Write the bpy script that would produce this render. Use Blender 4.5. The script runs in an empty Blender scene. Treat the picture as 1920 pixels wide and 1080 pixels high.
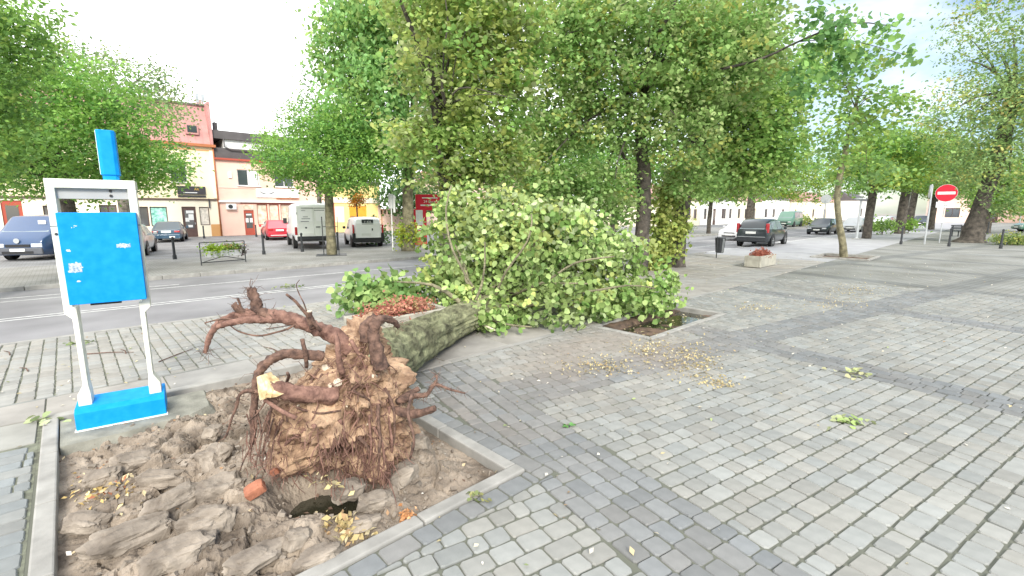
import bpy, bmesh, math, random
import numpy as np
from mathutils import Vector, noise, Matrix

# ---------------------------------------------------------------- scene, camera, light
scn = bpy.context.scene
C = scn.collection
R = math.radians
random.seed(7)
RNG = np.random.default_rng(11)

CAM_H, PITCH, FPX = 2.0, R(9.31), 880.0
cam_d = bpy.data.cameras.new('camera')
cam_d.sensor_width = 36.0
cam_d.lens = 36.0 * FPX / 1920.0
cam_d.clip_start = 0.05
cam_d.clip_end = 4000
cam = bpy.data.objects.new('camera', cam_d)
cam.location = (0, 0, CAM_H)
cam.rotation_euler = (R(90) - PITCH, 0, 0)
C.objects.link(cam)
scn.camera = cam

SUN_EL, SUN_AZ = R(34), R(163)        # azimuth clockwise from +Y: behind the camera, to its right
wd = bpy.data.worlds.new('World')
scn.world = wd
wd.use_nodes = True
nt = wd.node_tree
for n in list(nt.nodes): nt.nodes.remove(n)
W_out = nt.nodes.new('ShaderNodeOutputWorld')
W_bg = nt.nodes.new('ShaderNodeBackground')
W_sky = nt.nodes.new('ShaderNodeTexSky')
W_sky.sky_type = 'NISHITA'
W_sky.sun_disc = False
W_sky.sun_elevation = SUN_EL
W_sky.sun_rotation = SUN_AZ
W_sky.air_density = 1.0
W_sky.dust_density = 0.8
W_tc = nt.nodes.new('ShaderNodeTexCoord')
W_no = nt.nodes.new('ShaderNodeTexNoise')
W_no.inputs['Scale'].default_value = 2.2
W_no.inputs['Detail'].default_value = 6
W_no.inputs['Roughness'].default_value = 0.55
W_mp = nt.nodes.new('ShaderNodeMapping')
W_mp.inputs['Scale'].default_value = (1, 1, 2.2)
W_mp.inputs['Location'].default_value = (0.3, 0.1, 0.0)
W_sx = nt.nodes.new('ShaderNodeSeparateXYZ')
W_m1 = nt.nodes.new('ShaderNodeMath'); W_m1.operation = 'MULTIPLY_ADD'      # the cloud sheet thins out towards +X
W_m1.inputs[1].default_value = -0.75; W_m1.inputs[2].default_value = 0.40
W_m2 = nt.nodes.new('ShaderNodeMath'); W_m2.operation = 'ADD'
W_rp = nt.nodes.new('ShaderNodeValToRGB')
W_rp.color_ramp.elements[0].position = 0.38
W_rp.color_ramp.elements[1].position = 0.82
W_mx = nt.nodes.new('ShaderNodeMix'); W_mx.data_type = 'RGBA'
W_mx.inputs['B'].default_value = (8.8, 8.9, 9.0, 1)
L = nt.links.new
L(W_tc.outputs['Generated'], W_mp.inputs['Vector']); L(W_mp.outputs[0], W_no.inputs['Vector'])
L(W_tc.outputs['Generated'], W_sx.inputs[0]); L(W_sx.outputs['X'], W_m1.inputs[0])
L(W_m1.outputs[0], W_m2.inputs[0]); L(W_no.outputs['Fac'], W_m2.inputs[1])
L(W_m2.outputs[0], W_rp.inputs['Fac']); L(W_rp.outputs['Color'], W_mx.inputs['Factor'])
W_dim = nt.nodes.new('ShaderNodeMix'); W_dim.data_type = 'RGBA'; W_dim.blend_type = 'MULTIPLY'; W_dim.inputs['Factor'].default_value = 1; W_dim.inputs['B'].default_value = (.60, .66, .68, 1)
L(W_sky.outputs[0], W_dim.inputs['A']); L(W_dim.outputs['Result'], W_mx.inputs['A']); L(W_mx.outputs['Result'], W_bg.inputs['Color'])
W_bg.inputs['Strength'].default_value = 0.145
L(W_bg.outputs[0], W_out.inputs['Surface'])

sun_d = bpy.data.lights.new('sun', 'SUN')
sun_d.energy = 2.3
sun_d.angle = R(18)
sun_d.color = (1.0, 0.95, 0.86)
sun = bpy.data.objects.new('sun', sun_d)
sun.rotation_euler = (R(90) - SUN_EL, 0, -SUN_AZ + math.pi)
sv = Vector((math.sin(SUN_AZ) * math.cos(SUN_EL), math.cos(SUN_AZ) * math.cos(SUN_EL), math.sin(SUN_EL)))
sun.rotation_euler = (-sv).to_track_quat('-Z', 'Y').to_euler()
C.objects.link(sun)

scn.view_settings.view_transform = 'Standard'
scn.view_settings.look = 'None'
scn.view_settings.gamma = 1.0
scn.view_settings.use_curve_mapping = False
scn.view_settings.exposure = 1.0
scn.render.engine = 'CYCLES'
scn.cycles.max_bounces = 8
scn.cycles.transparent_max_bounces = 8

# ---------------------------------------------------------------- frames
AA, BA = R(46.7), R(58.2)             # bearing of the street and of the plaza paving
sA, cA, sB, cB = math.sin(AA), math.cos(AA), math.sin(BA), math.cos(BA)
def ra(u, v, z=0.0): return Vector((u * sA - v * cA, u * cA + v * sA, z))
def rb(u, v, z=0.0): return Vector((u * sB - v * cB, u * cB + v * sB, z))
def to_a(p): return (p[0] * sA + p[1] * cA, -p[0] * cA + p[1] * sA)
def to_b(p): return (p[0] * sB + p[1] * cB, -p[0] * cB + p[1] * sB)
ROAD_RZ = R(90) - AA                  # a thing whose local +X runs along the street
def at(px, py, Y):                    # a point measured in the photograph, Y metres ahead of the camera foot
    x = (px - 960) / FPX; y = -(py - 540) / FPX
    c, s = math.cos(PITCH), math.sin(PITCH)
    d = (x, c + s * y, -s + c * y); t = Y / d[1]
    return Vector((d[0] * t, Y, CAM_H + d[2] * t))
def in_view(p, mx=420, my=260):
    c, s = math.cos(PITCH), math.sin(PITCH)
    z = c * p[1] - s * (p[2] - CAM_H); u = s * p[1] + c * (p[2] - CAM_H)
    if z < 0.6: return False
    X = 960 + FPX * p[0] / z; Y = 540 - FPX * u / z
    return -mx < X < 1920 + mx and -my < Y < 1080 + my

# ---------------------------------------------------------------- object helpers
def tag(o, label=None, cat=None, group=None, kind=None):
    if label: o['label'] = label
    if cat: o['category'] = cat
    if group: o['group'] = group
    if kind: o['kind'] = kind
    return o
def thing(name, label, cat, loc=(0, 0, 0), rz=0.0, group=None):
    o = bpy.data.objects.new(name, None); o.empty_display_size = 0.2
    o.location = loc; o.rotation_euler = (0, 0, rz); C.objects.link(o)
    return tag(o, label, cat, group)
def copy_tree(o, parent=None):
    c = o.copy(); C.objects.link(c); c.parent = parent
    for ch in list(o.children): copy_tree(ch, c)
    return c
class MB:
    def __init__(s): s.v = []; s.f = []; s.c = []; s.col = (1, 1, 1)
    def face(s, idx): s.f.append(tuple(idx)); s.c.append(s.col)
    def poly(s, pts):
        b = len(s.v); s.v += [tuple(p) for p in pts]; s.face(range(b, b + len(pts)))
    def box(s, c, d, rz=0.0, rot=None):
        b = len(s.v); m = rot or Matrix.Rotation(rz, 3, 'Z')
        for sx, sy, sz in ((-1,-1,-1),(1,-1,-1),(1,1,-1),(-1,1,-1),(-1,-1,1),(1,-1,1),(1,1,1),(-1,1,1)):
            s.v.append(tuple(Vector(c) + m @ Vector((sx*d[0]/2, sy*d[1]/2, sz*d[2]/2))))
        for q in ((3,2,1,0),(4,5,6,7),(0,1,5,4),(1,2,6,5),(2,3,7,6),(3,0,4,7)): s.face([b + i for i in q])
    def prism(s, poly, z0, z1, axis='z'):
        n = len(poly); b = len(s.v)
        def P(a, c, h): return (a, c, h) if axis == 'z' else ((a, h, c) if axis == 'y' else (h, a, c))
        for h in (z0, z1):
            for a, c in poly: s.v.append(P(a, c, h))
        s.face(reversed(range(b, b + n))); s.face(range(b + n, b + 2 * n))
        for i in range(n): j = (i + 1) % n; s.face((b + i, b + j, b + n + j, b + n + i))
    def tube(s, pts, rad, n=6, cap=True, jit=0.0, seed=0.0):
        pts = [Vector(p) for p in pts]; b0 = len(s.v); up = Vector((0.13, 0.31, 0.94)); prev = None
        for i, p in enumerate(pts):
            t = (pts[min(i + 1, len(pts) - 1)] - pts[max(i - 1, 0)])
            t = t.normalized() if t.length > 1e-9 else Vector((0, 0, 1))
            if prev is None:
                a = t.cross(up if abs(t.dot(up)) < 0.95 else Vector((1, 0, 0))).normalized()
            else: a = (prev - t * prev.dot(t)).normalized()
            prev = a; bb = t.cross(a)
            r = rad[i] if hasattr(rad, '__len__') else rad
            for k in range(n):
                th = 2 * math.pi * k / n; rr = r
                if jit: rr *= 1 + jit * noise.noise(Vector((math.cos(th) * 1.7 + seed, math.sin(th) * 1.7, i * 0.45 + seed))) + (jit * .30 * noise.noise(Vector((math.cos(th) * 3.9, math.sin(th) * 3.9 + seed, i * .8))) if n > 9 else 0)
                s.v.append(tuple(p + (a * math.cos(th) + bb * math.sin(th)) * rr))
        for i in range(len(pts) - 1):
            for k in range(n):
                k2 = (k + 1) % n; q = b0 + i * n
                s.face((q + k, q + k2, q + n + k2, q + n + k))
        if cap:
            s.face(reversed(range(b0, b0 + n))); e = b0 + (len(pts) - 1) * n; s.face(range(e, e + n))
    def lathe(s, prof, n=12, c=(0, 0, 0), axis='z'):
        b0 = len(s.v); c = Vector(c)
        for r, h in prof:
            for k in range(n):
                th = 2 * math.pi * k / n; x, y = r * math.cos(th), r * math.sin(th)
                p = (x, y, h) if axis == 'z' else ((x, h, y) if axis == 'y' else (h, x, y))
                s.v.append(tuple(c + Vector(p)))
        for i in range(len(prof) - 1):
            for k in range(n):
                k2 = (k + 1) % n; q = b0 + i * n; s.face((q + k, q + k2, q + n + k2, q + n + k))
        s.face(reversed(range(b0, b0 + n))); e = b0 + (len(prof) - 1) * n; s.face(range(e, e + n))
    def mesh(s, name, material, smooth=False, color=False, recalc=True):
        me = bpy.data.meshes.new(name); me.from_pydata(s.v, [], s.f)
        if material: me.materials.append(material)
        if color:
            at_ = me.color_attributes.new('tone', 'FLOAT_COLOR', 'CORNER')
            arr = []
            for f, cc in zip(s.f, s.c): arr += [cc[0], cc[1], cc[2], 1.0] * len(f)
            at_.data.foreach_set('color', arr)
        if recalc:
            bm = bmesh.new(); bm.from_mesh(me); bmesh.ops.recalc_face_normals(bm, faces=bm.faces); bm.to_mesh(me); bm.free()
        if smooth: me.polygons.foreach_set('use_smooth', [True] * len(me.polygons))
        me.update()
        return me
    def build(s, name, material, parent=None, smooth=False, color=False, kind=None, recalc=True, bevel=0.0):
        o = bpy.data.objects.new(name, s.mesh(name, material, smooth, color, recalc)); C.objects.link(o)
        if parent: o.parent = parent
        if kind: o['kind'] = kind
        if bevel:
            m = o.modifiers.new('edge', 'BEVEL'); m.width = bevel; m.segments = 2; m.limit_method = 'ANGLE'; m.angle_limit = R(40)
        return o
def boxpart(name, c, d, m, parent, rz=0.0, bevel=0.0, kind=None):
    b = MB(); b.box(c, d, rz); return b.build(name, m, parent, bevel=bevel, kind=kind)
def np_mesh(name, V, F4, colors, material):
    """V (n,3); F4 (m,k) faces of one size; colors (n,3) per point"""
    me = bpy.data.meshes.new(name); k = F4.shape[1]
    me.vertices.add(len(V)); me.vertices.foreach_set('co', np.ascontiguousarray(V, np.float32).ravel())
    me.loops.add(F4.size); me.loops.foreach_set('vertex_index', np.ascontiguousarray(F4, np.int32).ravel())
    me.polygons.add(len(F4)); me.polygons.foreach_set('loop_start', np.arange(0, F4.size, k, dtype=np.int32))
    me.update(calc_edges=True)
    if colors is not None:
        a = me.color_attributes.new('tone', 'FLOAT_COLOR', 'POINT')
        a.data.foreach_set('color', np.c_[colors, np.ones(len(colors))].astype(np.float32).ravel())
    me.materials.append(material); me.validate()
    return me

# ---------------------------------------------------------------- materials
def mat(name, col, rough=0.7, var=0.18, scale=6.0, bump=0.25, bscale=45.0, metal=0.0, spec=0.4, tone=False, col2=None,
        trans=0.0, dist=0.01, coat=0.0, detail=5):
    m = bpy.data.materials.new(name); m.use_nodes = True
    n = m.node_tree.nodes; l = m.node_tree.links.new; p = n['Principled BSDF']
    p.inputs['Roughness'].default_value = rough; p.inputs['Metallic'].default_value = metal
    p.inputs['Specular IOR Level'].default_value = spec
    if coat: p.inputs['Coat Weight'].default_value = coat; p.inputs['Coat Roughness'].default_value = 0.06
    tc = n.new('ShaderNodeTexCoord')
    if var or col2:
        no = n.new('ShaderNodeTexNoise'); no.inputs['Scale'].default_value = scale; no.inputs['Detail'].default_value = detail
        l(tc.outputs['Object'], no.inputs['Vector'])
        rp = n.new('ShaderNodeValToRGB'); rp.color_ramp.elements[0].position = 0.3; rp.color_ramp.elements[1].position = 0.7
        a = [max(0, c * (1 - var)) for c in col]; b = [min(1, c * (1 + var)) for c in (col2 or col)]
        rp.color_ramp.elements[0].color = (*a, 1); rp.color_ramp.elements[1].color = (*b, 1)
        l(no.outputs['Fac'], rp.inputs['Fac']); out = rp.outputs['Color']
    else:
        rgb = n.new('ShaderNodeRGB'); rgb.outputs[0].default_value = (*col, 1); out = rgb.outputs[0]
    if tone:
        at_ = n.new('ShaderNodeAttribute'); at_.attribute_name = 'tone'
        mx = n.new('ShaderNodeMix'); mx.data_type = 'RGBA'; mx.blend_type = 'MULTIPLY'; mx.inputs['Factor'].default_value = 1
        l(out, mx.inputs['A']); l(at_.outputs['Color'], mx.inputs['B']); out = mx.outputs['Result']
    l(out, p.inputs['Base Color'])
    if bump:
        n2 = n.new('ShaderNodeTexNoise'); n2.inputs['Scale'].default_value = bscale; n2.inputs['Detail'].default_value = 8
        l(tc.outputs['Object'], n2.inputs['Vector'])
        bu = n.new('ShaderNodeBump'); bu.inputs['Strength'].default_value = bump; bu.inputs['Distance'].default_value = dist
        l(n2.outputs['Fac'], bu.inputs['Height']); l(bu.outputs[0], p.inputs['Normal'])
    if trans:
        tr = n.new('ShaderNodeBsdfTranslucent'); l(out, tr.inputs['Color'])
        ms = n.new('ShaderNodeMixShader'); ms.inputs[0].default_value = trans
        o = n['Material Output']; l(p.outputs[0], ms.inputs[1]); l(tr.outputs[0], ms.inputs[2]); l(ms.outputs[0], o.inputs['Surface'])
    return m
def wave_bark(name, c1, c2, moss=None):
    m = mat(name, c1, 0.9, 0.3, 5, 0, col2=c2)
    n = m.node_tree.nodes; l = m.node_tree.links.new; p = n['Principled BSDF']
    tc = n.new('ShaderNodeTexCoord')
    vo = n.new('ShaderNodeTexVoronoi'); vo.inputs['Scale'].default_value = 14; vo.feature = 'DISTANCE_TO_EDGE'
    no = n.new('ShaderNodeTexNoise'); no.inputs['Scale'].default_value = 30; no.inputs['Detail'].default_value = 8
    l(tc.outputs['Object'], vo.inputs['Vector']); l(tc.outputs['Object'], no.inputs['Vector'])
    ad = n.new('ShaderNodeMath'); ad.operation = 'ADD'; l(vo.outputs['Distance'], ad.inputs[0]); l(no.outputs['Fac'], ad.inputs[1])
    bu = n.new('ShaderNodeBump'); bu.inputs['Strength'].default_value = 0.9; bu.inputs['Distance'].default_value = 0.03
    l(ad.outputs[0], bu.inputs['Height']); l(bu.outputs[0], p.inputs['Normal'])
    return m
def glass(name, col, rough=0.06):
    m = bpy.data.materials.new(name); m.use_nodes = True; p = m.node_tree.nodes['Principled BSDF']
    p.inputs['Base Color'].default_value = (*col, 1); p.inputs['Roughness'].default_value = rough
    p.inputs['Specular IOR Level'].default_value = 0.9
    return m
def brick_mat(name, c1, c2, cm, bw, rh, mortar, rz, off=0.5, rough=0.85, near=None):
    """pattern paving for surfaces too far off to tell the stones apart; rz turns it to the paving's bearing"""
    m = bpy.data.materials.new(name); m.use_nodes = True
    n = m.node_tree.nodes; l = m.node_tree.links.new; p = n['Principled BSDF']; p.inputs['Roughness'].default_value = rough
    p.inputs['Specular IOR Level'].default_value = 0.25
    tc = n.new('ShaderNodeTexCoord'); mp = n.new('ShaderNodeMapping'); mp.vector_type = 'TEXTURE'
    mp.inputs['Rotation'].default_value = (0, 0, rz)
    br = n.new('ShaderNodeTexBrick'); br.offset = off; br.squash = 1.0
    br.inputs['Color1'].default_value = (*c1, 1); br.inputs['Color2'].default_value = (*c2, 1); br.inputs['Mortar'].default_value = (*cm, 1)
    br.inputs['Scale'].default_value = 1; br.inputs['Mortar Size'].default_value = mortar; br.inputs['Mortar Smooth'].default_value = 0.3
    br.inputs['Brick Width'].default_value = bw; br.inputs['Row Height'].default_value = rh
    l(tc.outputs['Object'], mp.inputs['Vector']); l(mp.outputs[0], br.inputs['Vector'])
    no = n.new('ShaderNodeTexNoise'); no.inputs['Scale'].default_value = 0.7; no.inputs['Detail'].default_value = 8
    l(tc.outputs['Object'], no.inputs['Vector'])
    rp = n.new('ShaderNodeValToRGB'); rp.color_ramp.elements[0].color = (.78, .77, .74, 1); rp.color_ramp.elements[1].color = (1.1, 1.1, 1.1, 1)
    rp.color_ramp.elements[0].position = 0.35; rp.color_ramp.elements[1].position = 0.65
    l(no.outputs['Fac'], rp.inputs['Fac'])
    mx = n.new('ShaderNodeMix'); mx.data_type = 'RGBA'; mx.blend_type = 'MULTIPLY'; mx.inputs['Factor'].default_value = 1
    l(br.outputs['Color'], mx.inputs['A']); l(rp.outputs['Color'], mx.inputs['B'])
    l(mx.outputs['Result'], p.inputs['Base Color'])
    m['mix'] = 1
    return m, n, l, mp, br, mx, p

K = {}
K['sett'] = mat('sett_concrete', (.92, .93, .93), .82, .12, 9, .35, 160, tone=True, spec=.3, dist=.004)
K['slab'] = mat('slab_concrete', (.285, .278, .262), .85, .2, 2.2, .3, 90, tone=True, spec=.25, dist=.004)
K['kerb'] = mat('kerb_concrete', (.29, .282, .262), .85, .22, 5, .3, 80, spec=.25, dist=.004)
K['asphalt'] = mat('asphalt', (.21, .206, .214), .85, .16, .6, .35, 240, spec=.3, col2=(.245, .241, .248), dist=.004)
K['paint'] = mat('road_paint', (.52, .52, .51), .8, .3, 9, 0)
K['far_pave'] = brick_mat('far_pavement', (.30, .297, .285), (.27, .266, .255), (.18, .175, .165), .2, .1, .01, ROAD_RZ)[0]
K['lot'] = brick_mat('lot_paving', (.27, .27, .278), (.245, .245, .25), (.17, .17, .17), .2, .1, .01, ROAD_RZ)[0]
K['bay'] = mat('bay_asphalt', (.31, .31, .32), .85, .12, 1.2, .2, 150)
K['joint'] = mat('joint_grit', (.125, .125, .10), .95, .35, 14, .5, 120, col2=(.15, .16, .115))
K['ground'] = mat('ground_earth', (.25, .23, .2), .95, .2, .3, 0)
K['blue'] = mat('blue_enamel', (.002, .25, .68), .6, .05, 14, .15, 160, col2=(.01, .275, .72), spec=.12, dist=.002)
K['cream_paint'] = mat('cream_enamel', (.60, .60, .50), .55, .10, 9, .12, 90, col2=(.74, .74, .68), dist=.002)
K['grey_metal'] = mat('grey_metal', (.55, .56, .57), .5, .1, 5, .05, 100, metal=.3)
K['galv'] = mat('galvanised_steel', (.45, .47, .48), .45, .1, 5, .05, 100, metal=.5)
K['iron'] = mat('dark_iron', (.035, .038, .042), .5, .2, 8, .1, 90)
K['black'] = mat('black_plastic', (.02, .02, .022), .5, .1, 8, 0)
K['tyre'] = mat('tyre_rubber', (.022, .022, .023), .85, .1, 8, 0)
K['rim'] = mat('alloy_rim', (.5, .51, .53), .35, .05, 8, 0, metal=.7)
K['steel_rim'] = mat('steel_rim', (.12, .12, .125), .5, .1, 8, 0, metal=.4)
K['white_paint'] = mat('white_paint', (.78, .78, .76), .45, .05, 3, 0)
K['plate'] = mat('plate_white', (.78, .78, .74), .5, .03, 8, 0)
K['red_sign'] = mat('red_sign', (.60, .012, .035), .45, .05, 5, 0)
K['lamp_red'] = mat('lamp_red', (.42, .015, .02), .2, .1, 8, 0, spec=.7)
K['lamp_clear'] = mat('lamp_clear', (.62, .64, .66), .12, .1, 20, 0, spec=.9)
K['win'] = glass('window_glass', (.05, .06, .07)); K['car_glass'] = glass('car_glass', (.22, .27, .29), .04)  # car glass: sky reflection and see-through brightness are put into the pale base colour
K['soil'] = mat('pit_soil', (.15, .115, .086), .95, .45, 3.2, .9, 38, col2=(.255, .212, .168), dist=.02, detail=9)
K['clod'] = mat('dry_clod', (.155, .125, .098), .95, .35, 5, .9, 40, col2=(.262, .225, .185), dist=.008, detail=9)
K['rootearth'] = mat('root_earth', (.17, .088, .055), .95, .38, 6.5, 1.0, 26, col2=(.40, .275, .18), dist=.025, detail=10)
K['root'] = mat('root_bark', (.075, .045, .038), .9, .35, 22, .7, 60, col2=(.16, .095, .07), dist=.02)
K['root_red'] = mat('root_red_bark', (.15, .075, .06), .9, .35, 18, .7, 60, col2=(.22, .125, .095), dist=.02)
K['wood'] = mat('torn_wood', (.52, .35, .17), .8, .2, 22, .8, 50, col2=(.74, .60, .36), dist=.006)
K['wood_pale'] = mat('pale_wood', (.62, .54, .43), .8, .25, 25, .5, 70, dist=.005)
K['moss_bark'] = wave_bark('mossy_bark', (.085, .078, .045), (.235, .24, .135))
K['bark'] = wave_bark('grey_bark', (.085, .075, .06), (.17, .15, .12))
K['bark_dark'] = wave_bark('dark_bark', (.045, .04, .035), (.10, .085, .07))
K['bark_green'] = wave_bark('greenish_bark', (.13, .12, .075), (.22, .20, .125))
K['leaf'] = mat('leaf', (1, 1, 1), .55, 0, 1, 0, tone=True, trans=.48, spec=.3)
K['leaf_pale'] = mat('leaf_pale', (1, 1, 1), .6, 0, 1, 0, tone=True, trans=.28, spec=.35)
K['petal'] = mat('petal', (1, 1, 1), .7, 0, 1, 0, tone=True, trans=.2)
K['brick'] = mat('red_brick', (.34, .135, .08), .9, .3, 14, .5, 70)
K['dirty_water'] = glass('dirty_water', (.035, .034, .022), .07)
K['dark_soil'] = mat('dark_soil', (.07, .05, .038), .9, .4, 6, .7, 40, col2=(.13, .085, .06), dist=.02)
# ================================================================ SETTING: ground, paving, road
def sheet(name, m, u0, u1, v0, v1, z, holes=(), parent=None):
    us = sorted({u0, u1, *[c for h in holes for c in (h[0], h[1]) if u0 < c < u1]})
    vs = sorted({v0, v1, *[c for h in holes for c in (h[2], h[3]) if v0 < c < v1]})
    b = MB()
    for i in range(len(us) - 1):
        for j in range(len(vs) - 1):
            uc, vc = (us[i] + us[i+1]) / 2, (vs[j] + vs[j+1]) / 2
            if any(h[0] < uc < h[1] and h[2] < vc < h[3] for h in holes): continue
            b.poly([ra(us[i], vs[j], z), ra(us[i+1], vs[j], z), ra(us[i+1], vs[j+1], z), ra(us[i], vs[j+1], z)])
    o = b.build(name, m, parent, recalc=False); o['kind'] = 'structure'
    return o
# tree pits in the street frame: u0, u1, v0, v1 (inside of the kerbs)
PIT1 = (-0.26, 2.29, 2.50, 6.20); PIT2 = (6.62, 9.22, 3.80, 4.84); PIT3 = (23.75, 25.9, 4.0, 5.9)
KW = 0.11
def grown(p, w=KW): return (p[0] - w, p[1] + w, p[2] - w, p[3] + w)
HOLES = [grown(PIT1), grown(PIT2), grown(PIT3)]

g = MB(); g.poly([(-420, -420, -0.75), (420, -420, -0.75), (420, 420, -0.75), (-420, 420, -0.75)])
g.build('ground', K['ground'], kind='structure', recalc=False)

# plaza bed: grit joints where the setts are built one by one, the paving pattern itself beyond
pm, n_, l_, mp_, br_, mx_, p_ = brick_mat('plaza_pattern', (.258, .258, .243), (.235, .236, .224), (.15, .155, .14), .19, .148, .012, R(90) - BA)
sx_ = n_.new('ShaderNodeSeparateXYZ'); l_(mp_.outputs[0], sx_.inputs[0])
def band(sock, c, half, per):
    a = n_.new('ShaderNodeMath'); a.operation = 'ADD'; l_(sock, a.inputs[0]); a.inputs[1].default_value = -c + per / 2 + per * 40
    b = n_.new('ShaderNodeMath'); b.operation = 'MODULO'; l_(a.outputs[0], b.inputs[0]); b.inputs[1].default_value = per
    c_ = n_.new('ShaderNodeMath'); c_.operation = 'SUBTRACT'; l_(b.outputs[0], c_.inputs[0]); c_.inputs[1].default_value = per / 2
    d = n_.new('ShaderNodeMath'); d.operation = 'ABSOLUTE'; l_(c_.outputs[0], d.inputs[0])
    e = n_.new('ShaderNodeMath'); e.operation = 'LESS_THAN'; l_(d.outputs[0], e.inputs[0]); e.inputs[1].default_value = half
    return e.outputs[0]
e1, e2 = band(sx_.outputs['X'], 2.25, .31, 4.6), band(sx_.outputs['Y'], 4.225, .33, 4.6)
mxx = n_.new('ShaderNodeMath'); mxx.operation = 'MAXIMUM'; l_(e1, mxx.inputs[0]); l_(e2, mxx.inputs[1])
dk = n_.new('ShaderNodeMix'); dk.data_type = 'RGBA'; dk.blend_type = 'MULTIPLY'; dk.inputs['B'].default_value = (.76, .775, .80, 1)
l_(mxx.outputs[0], dk.inputs['Factor']); l_(mx_.outputs['Result'], dk.inputs['A'])
tcx = n_.new('ShaderNodeTexCoord'); vl = n_.new('ShaderNodeVectorMath'); vl.operation = 'LENGTH'; l_(tcx.outputs['Object'], vl.inputs[0])
SETT_R = 16.0
gt = n_.new('ShaderNodeMath'); gt.operation = 'GREATER_THAN'; l_(vl.outputs['Value'], gt.inputs[0]); gt.inputs[1].default_value = SETT_R
nj = n_.new('ShaderNodeMix'); nj.data_type = 'RGBA'; nj.inputs['A'].default_value = (.12, .125, .10, 1)
l_(gt.outputs[0], nj.inputs['Factor']); l_(dk.outputs['Result'], nj.inputs['B']); l_(nj.outputs['Result'], p_.inputs['Base Color'])
plaza = sheet('plaza', pm, -60, 260, -260, 4.95, -0.012, HOLES)

KERB_V, ROAD0, ROAD1 = 4.95, 10.45, 17.95
slab_bed = sheet('slab_path', K['joint'], -30, 22, 4.95, 7.0, -0.012, HOLES)
strip_bed = sheet('roadside_pavement', K['joint'], -30, 22, 7.0, ROAD0 - 0.12, -0.012)
bay = sheet('parking_bay', K['bay'], 22, 260, 4.95, 8.8, -0.008, HOLES)
bay2 = sheet('bus_bay', K['bay'], 22, 260, 8.8, ROAD0 - 0.12, -0.05)
left_bed = None
road = sheet('road', K['asphalt'], -160, 260, ROAD0, ROAD1, -0.10)
far_walk = sheet('far_pavement', K['far_pave'], -120, 260, ROAD1 + 0.15, 24.6, 0.0)
lot = sheet('parking_lot', K['lot'], -120, 260, 24.6, 44.3, -0.02)
sheet('back_land', K['ground'], -120, 260, 44.3, 260, -0.05)

def strip(b, u0, v0, u1, v1, w, z=-0.096):
    n = max(1, int(abs(u1 - u0) / 4))
    for i in range(n):
        ua, ub = u0 + (u1 - u0) * i / n, u0 + (u1 - u0) * (i + 1) / n
        va, vb = v0 + (v1 - v0) * i / n, v0 + (v1 - v0) * (i + 1) / n
        b.poly([ra(ua, va - w/2, z), ra(ub, vb - w/2, z), ra(ub, vb + w/2, z), ra(ua, va + w/2, z)])
def marking(u0, v0, u1, v1, w, lab):
    b = MB(); strip(b, u0, v0, u1, v1, w); o = b.build('road_marking', K['paint'], road, recalc=False)
    return o
marking(-14, 13.72, 60, 12.0, .085, ''); marking(-14, 13.47, 60, 11.75, .085, '')
marking(-14, 16.35, 60, 14.2, .09, ''); marking(-14, 17.35, 2.2, 16.4, .09, '')
marking(24, 10.7, 60, 10.62, .15, '')
for u in (26, 29, 32.5, 36): marking(u, 11.1, u + 1.5, 10.95, .3, '')

# kerb stones, each one a part of its own
kerb_a = thing('kerb', 'long grey stone kerb along the far side of the road', 'kerb', ra(0, ROAD1, 0), ROAD_RZ); kerb_a['kind'] = 'structure'
kerb_b = thing('kerb', 'flush pale stone kerb along the near edge of the road', 'kerb', ra(0, ROAD0, 0), ROAD_RZ); kerb_b['kind'] = 'structure'
def kerb_mesh(l, w, h, z):
    b = MB(); b.box((0, 0, z - h / 2), (l, w, h)); me = b.mesh('kerb_stone', K['kerb']); return me
ka, kb = kerb_mesh(.985, .15, .3, 0.012), kerb_mesh(.985, .12, .3, -0.005)
for i in range(-8, 48):
    for par, me, v in ((kerb_a, ka, .075), (kerb_b, kb, -.06)):
        if par is kerb_b and i > 22: continue
        o = bpy.data.objects.new('kerb_stone', me); C.objects.link(o); o.parent = par
        o.location = (i + .5, v, random.uniform(-.004, .004))
b = MB()
for i in range(48, 258): b.box((i + .5, .075, -.14), (.985, .15, .3))
b.build('kerb_stone', K['kerb'], kerb_a, kind='stuff')

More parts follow.
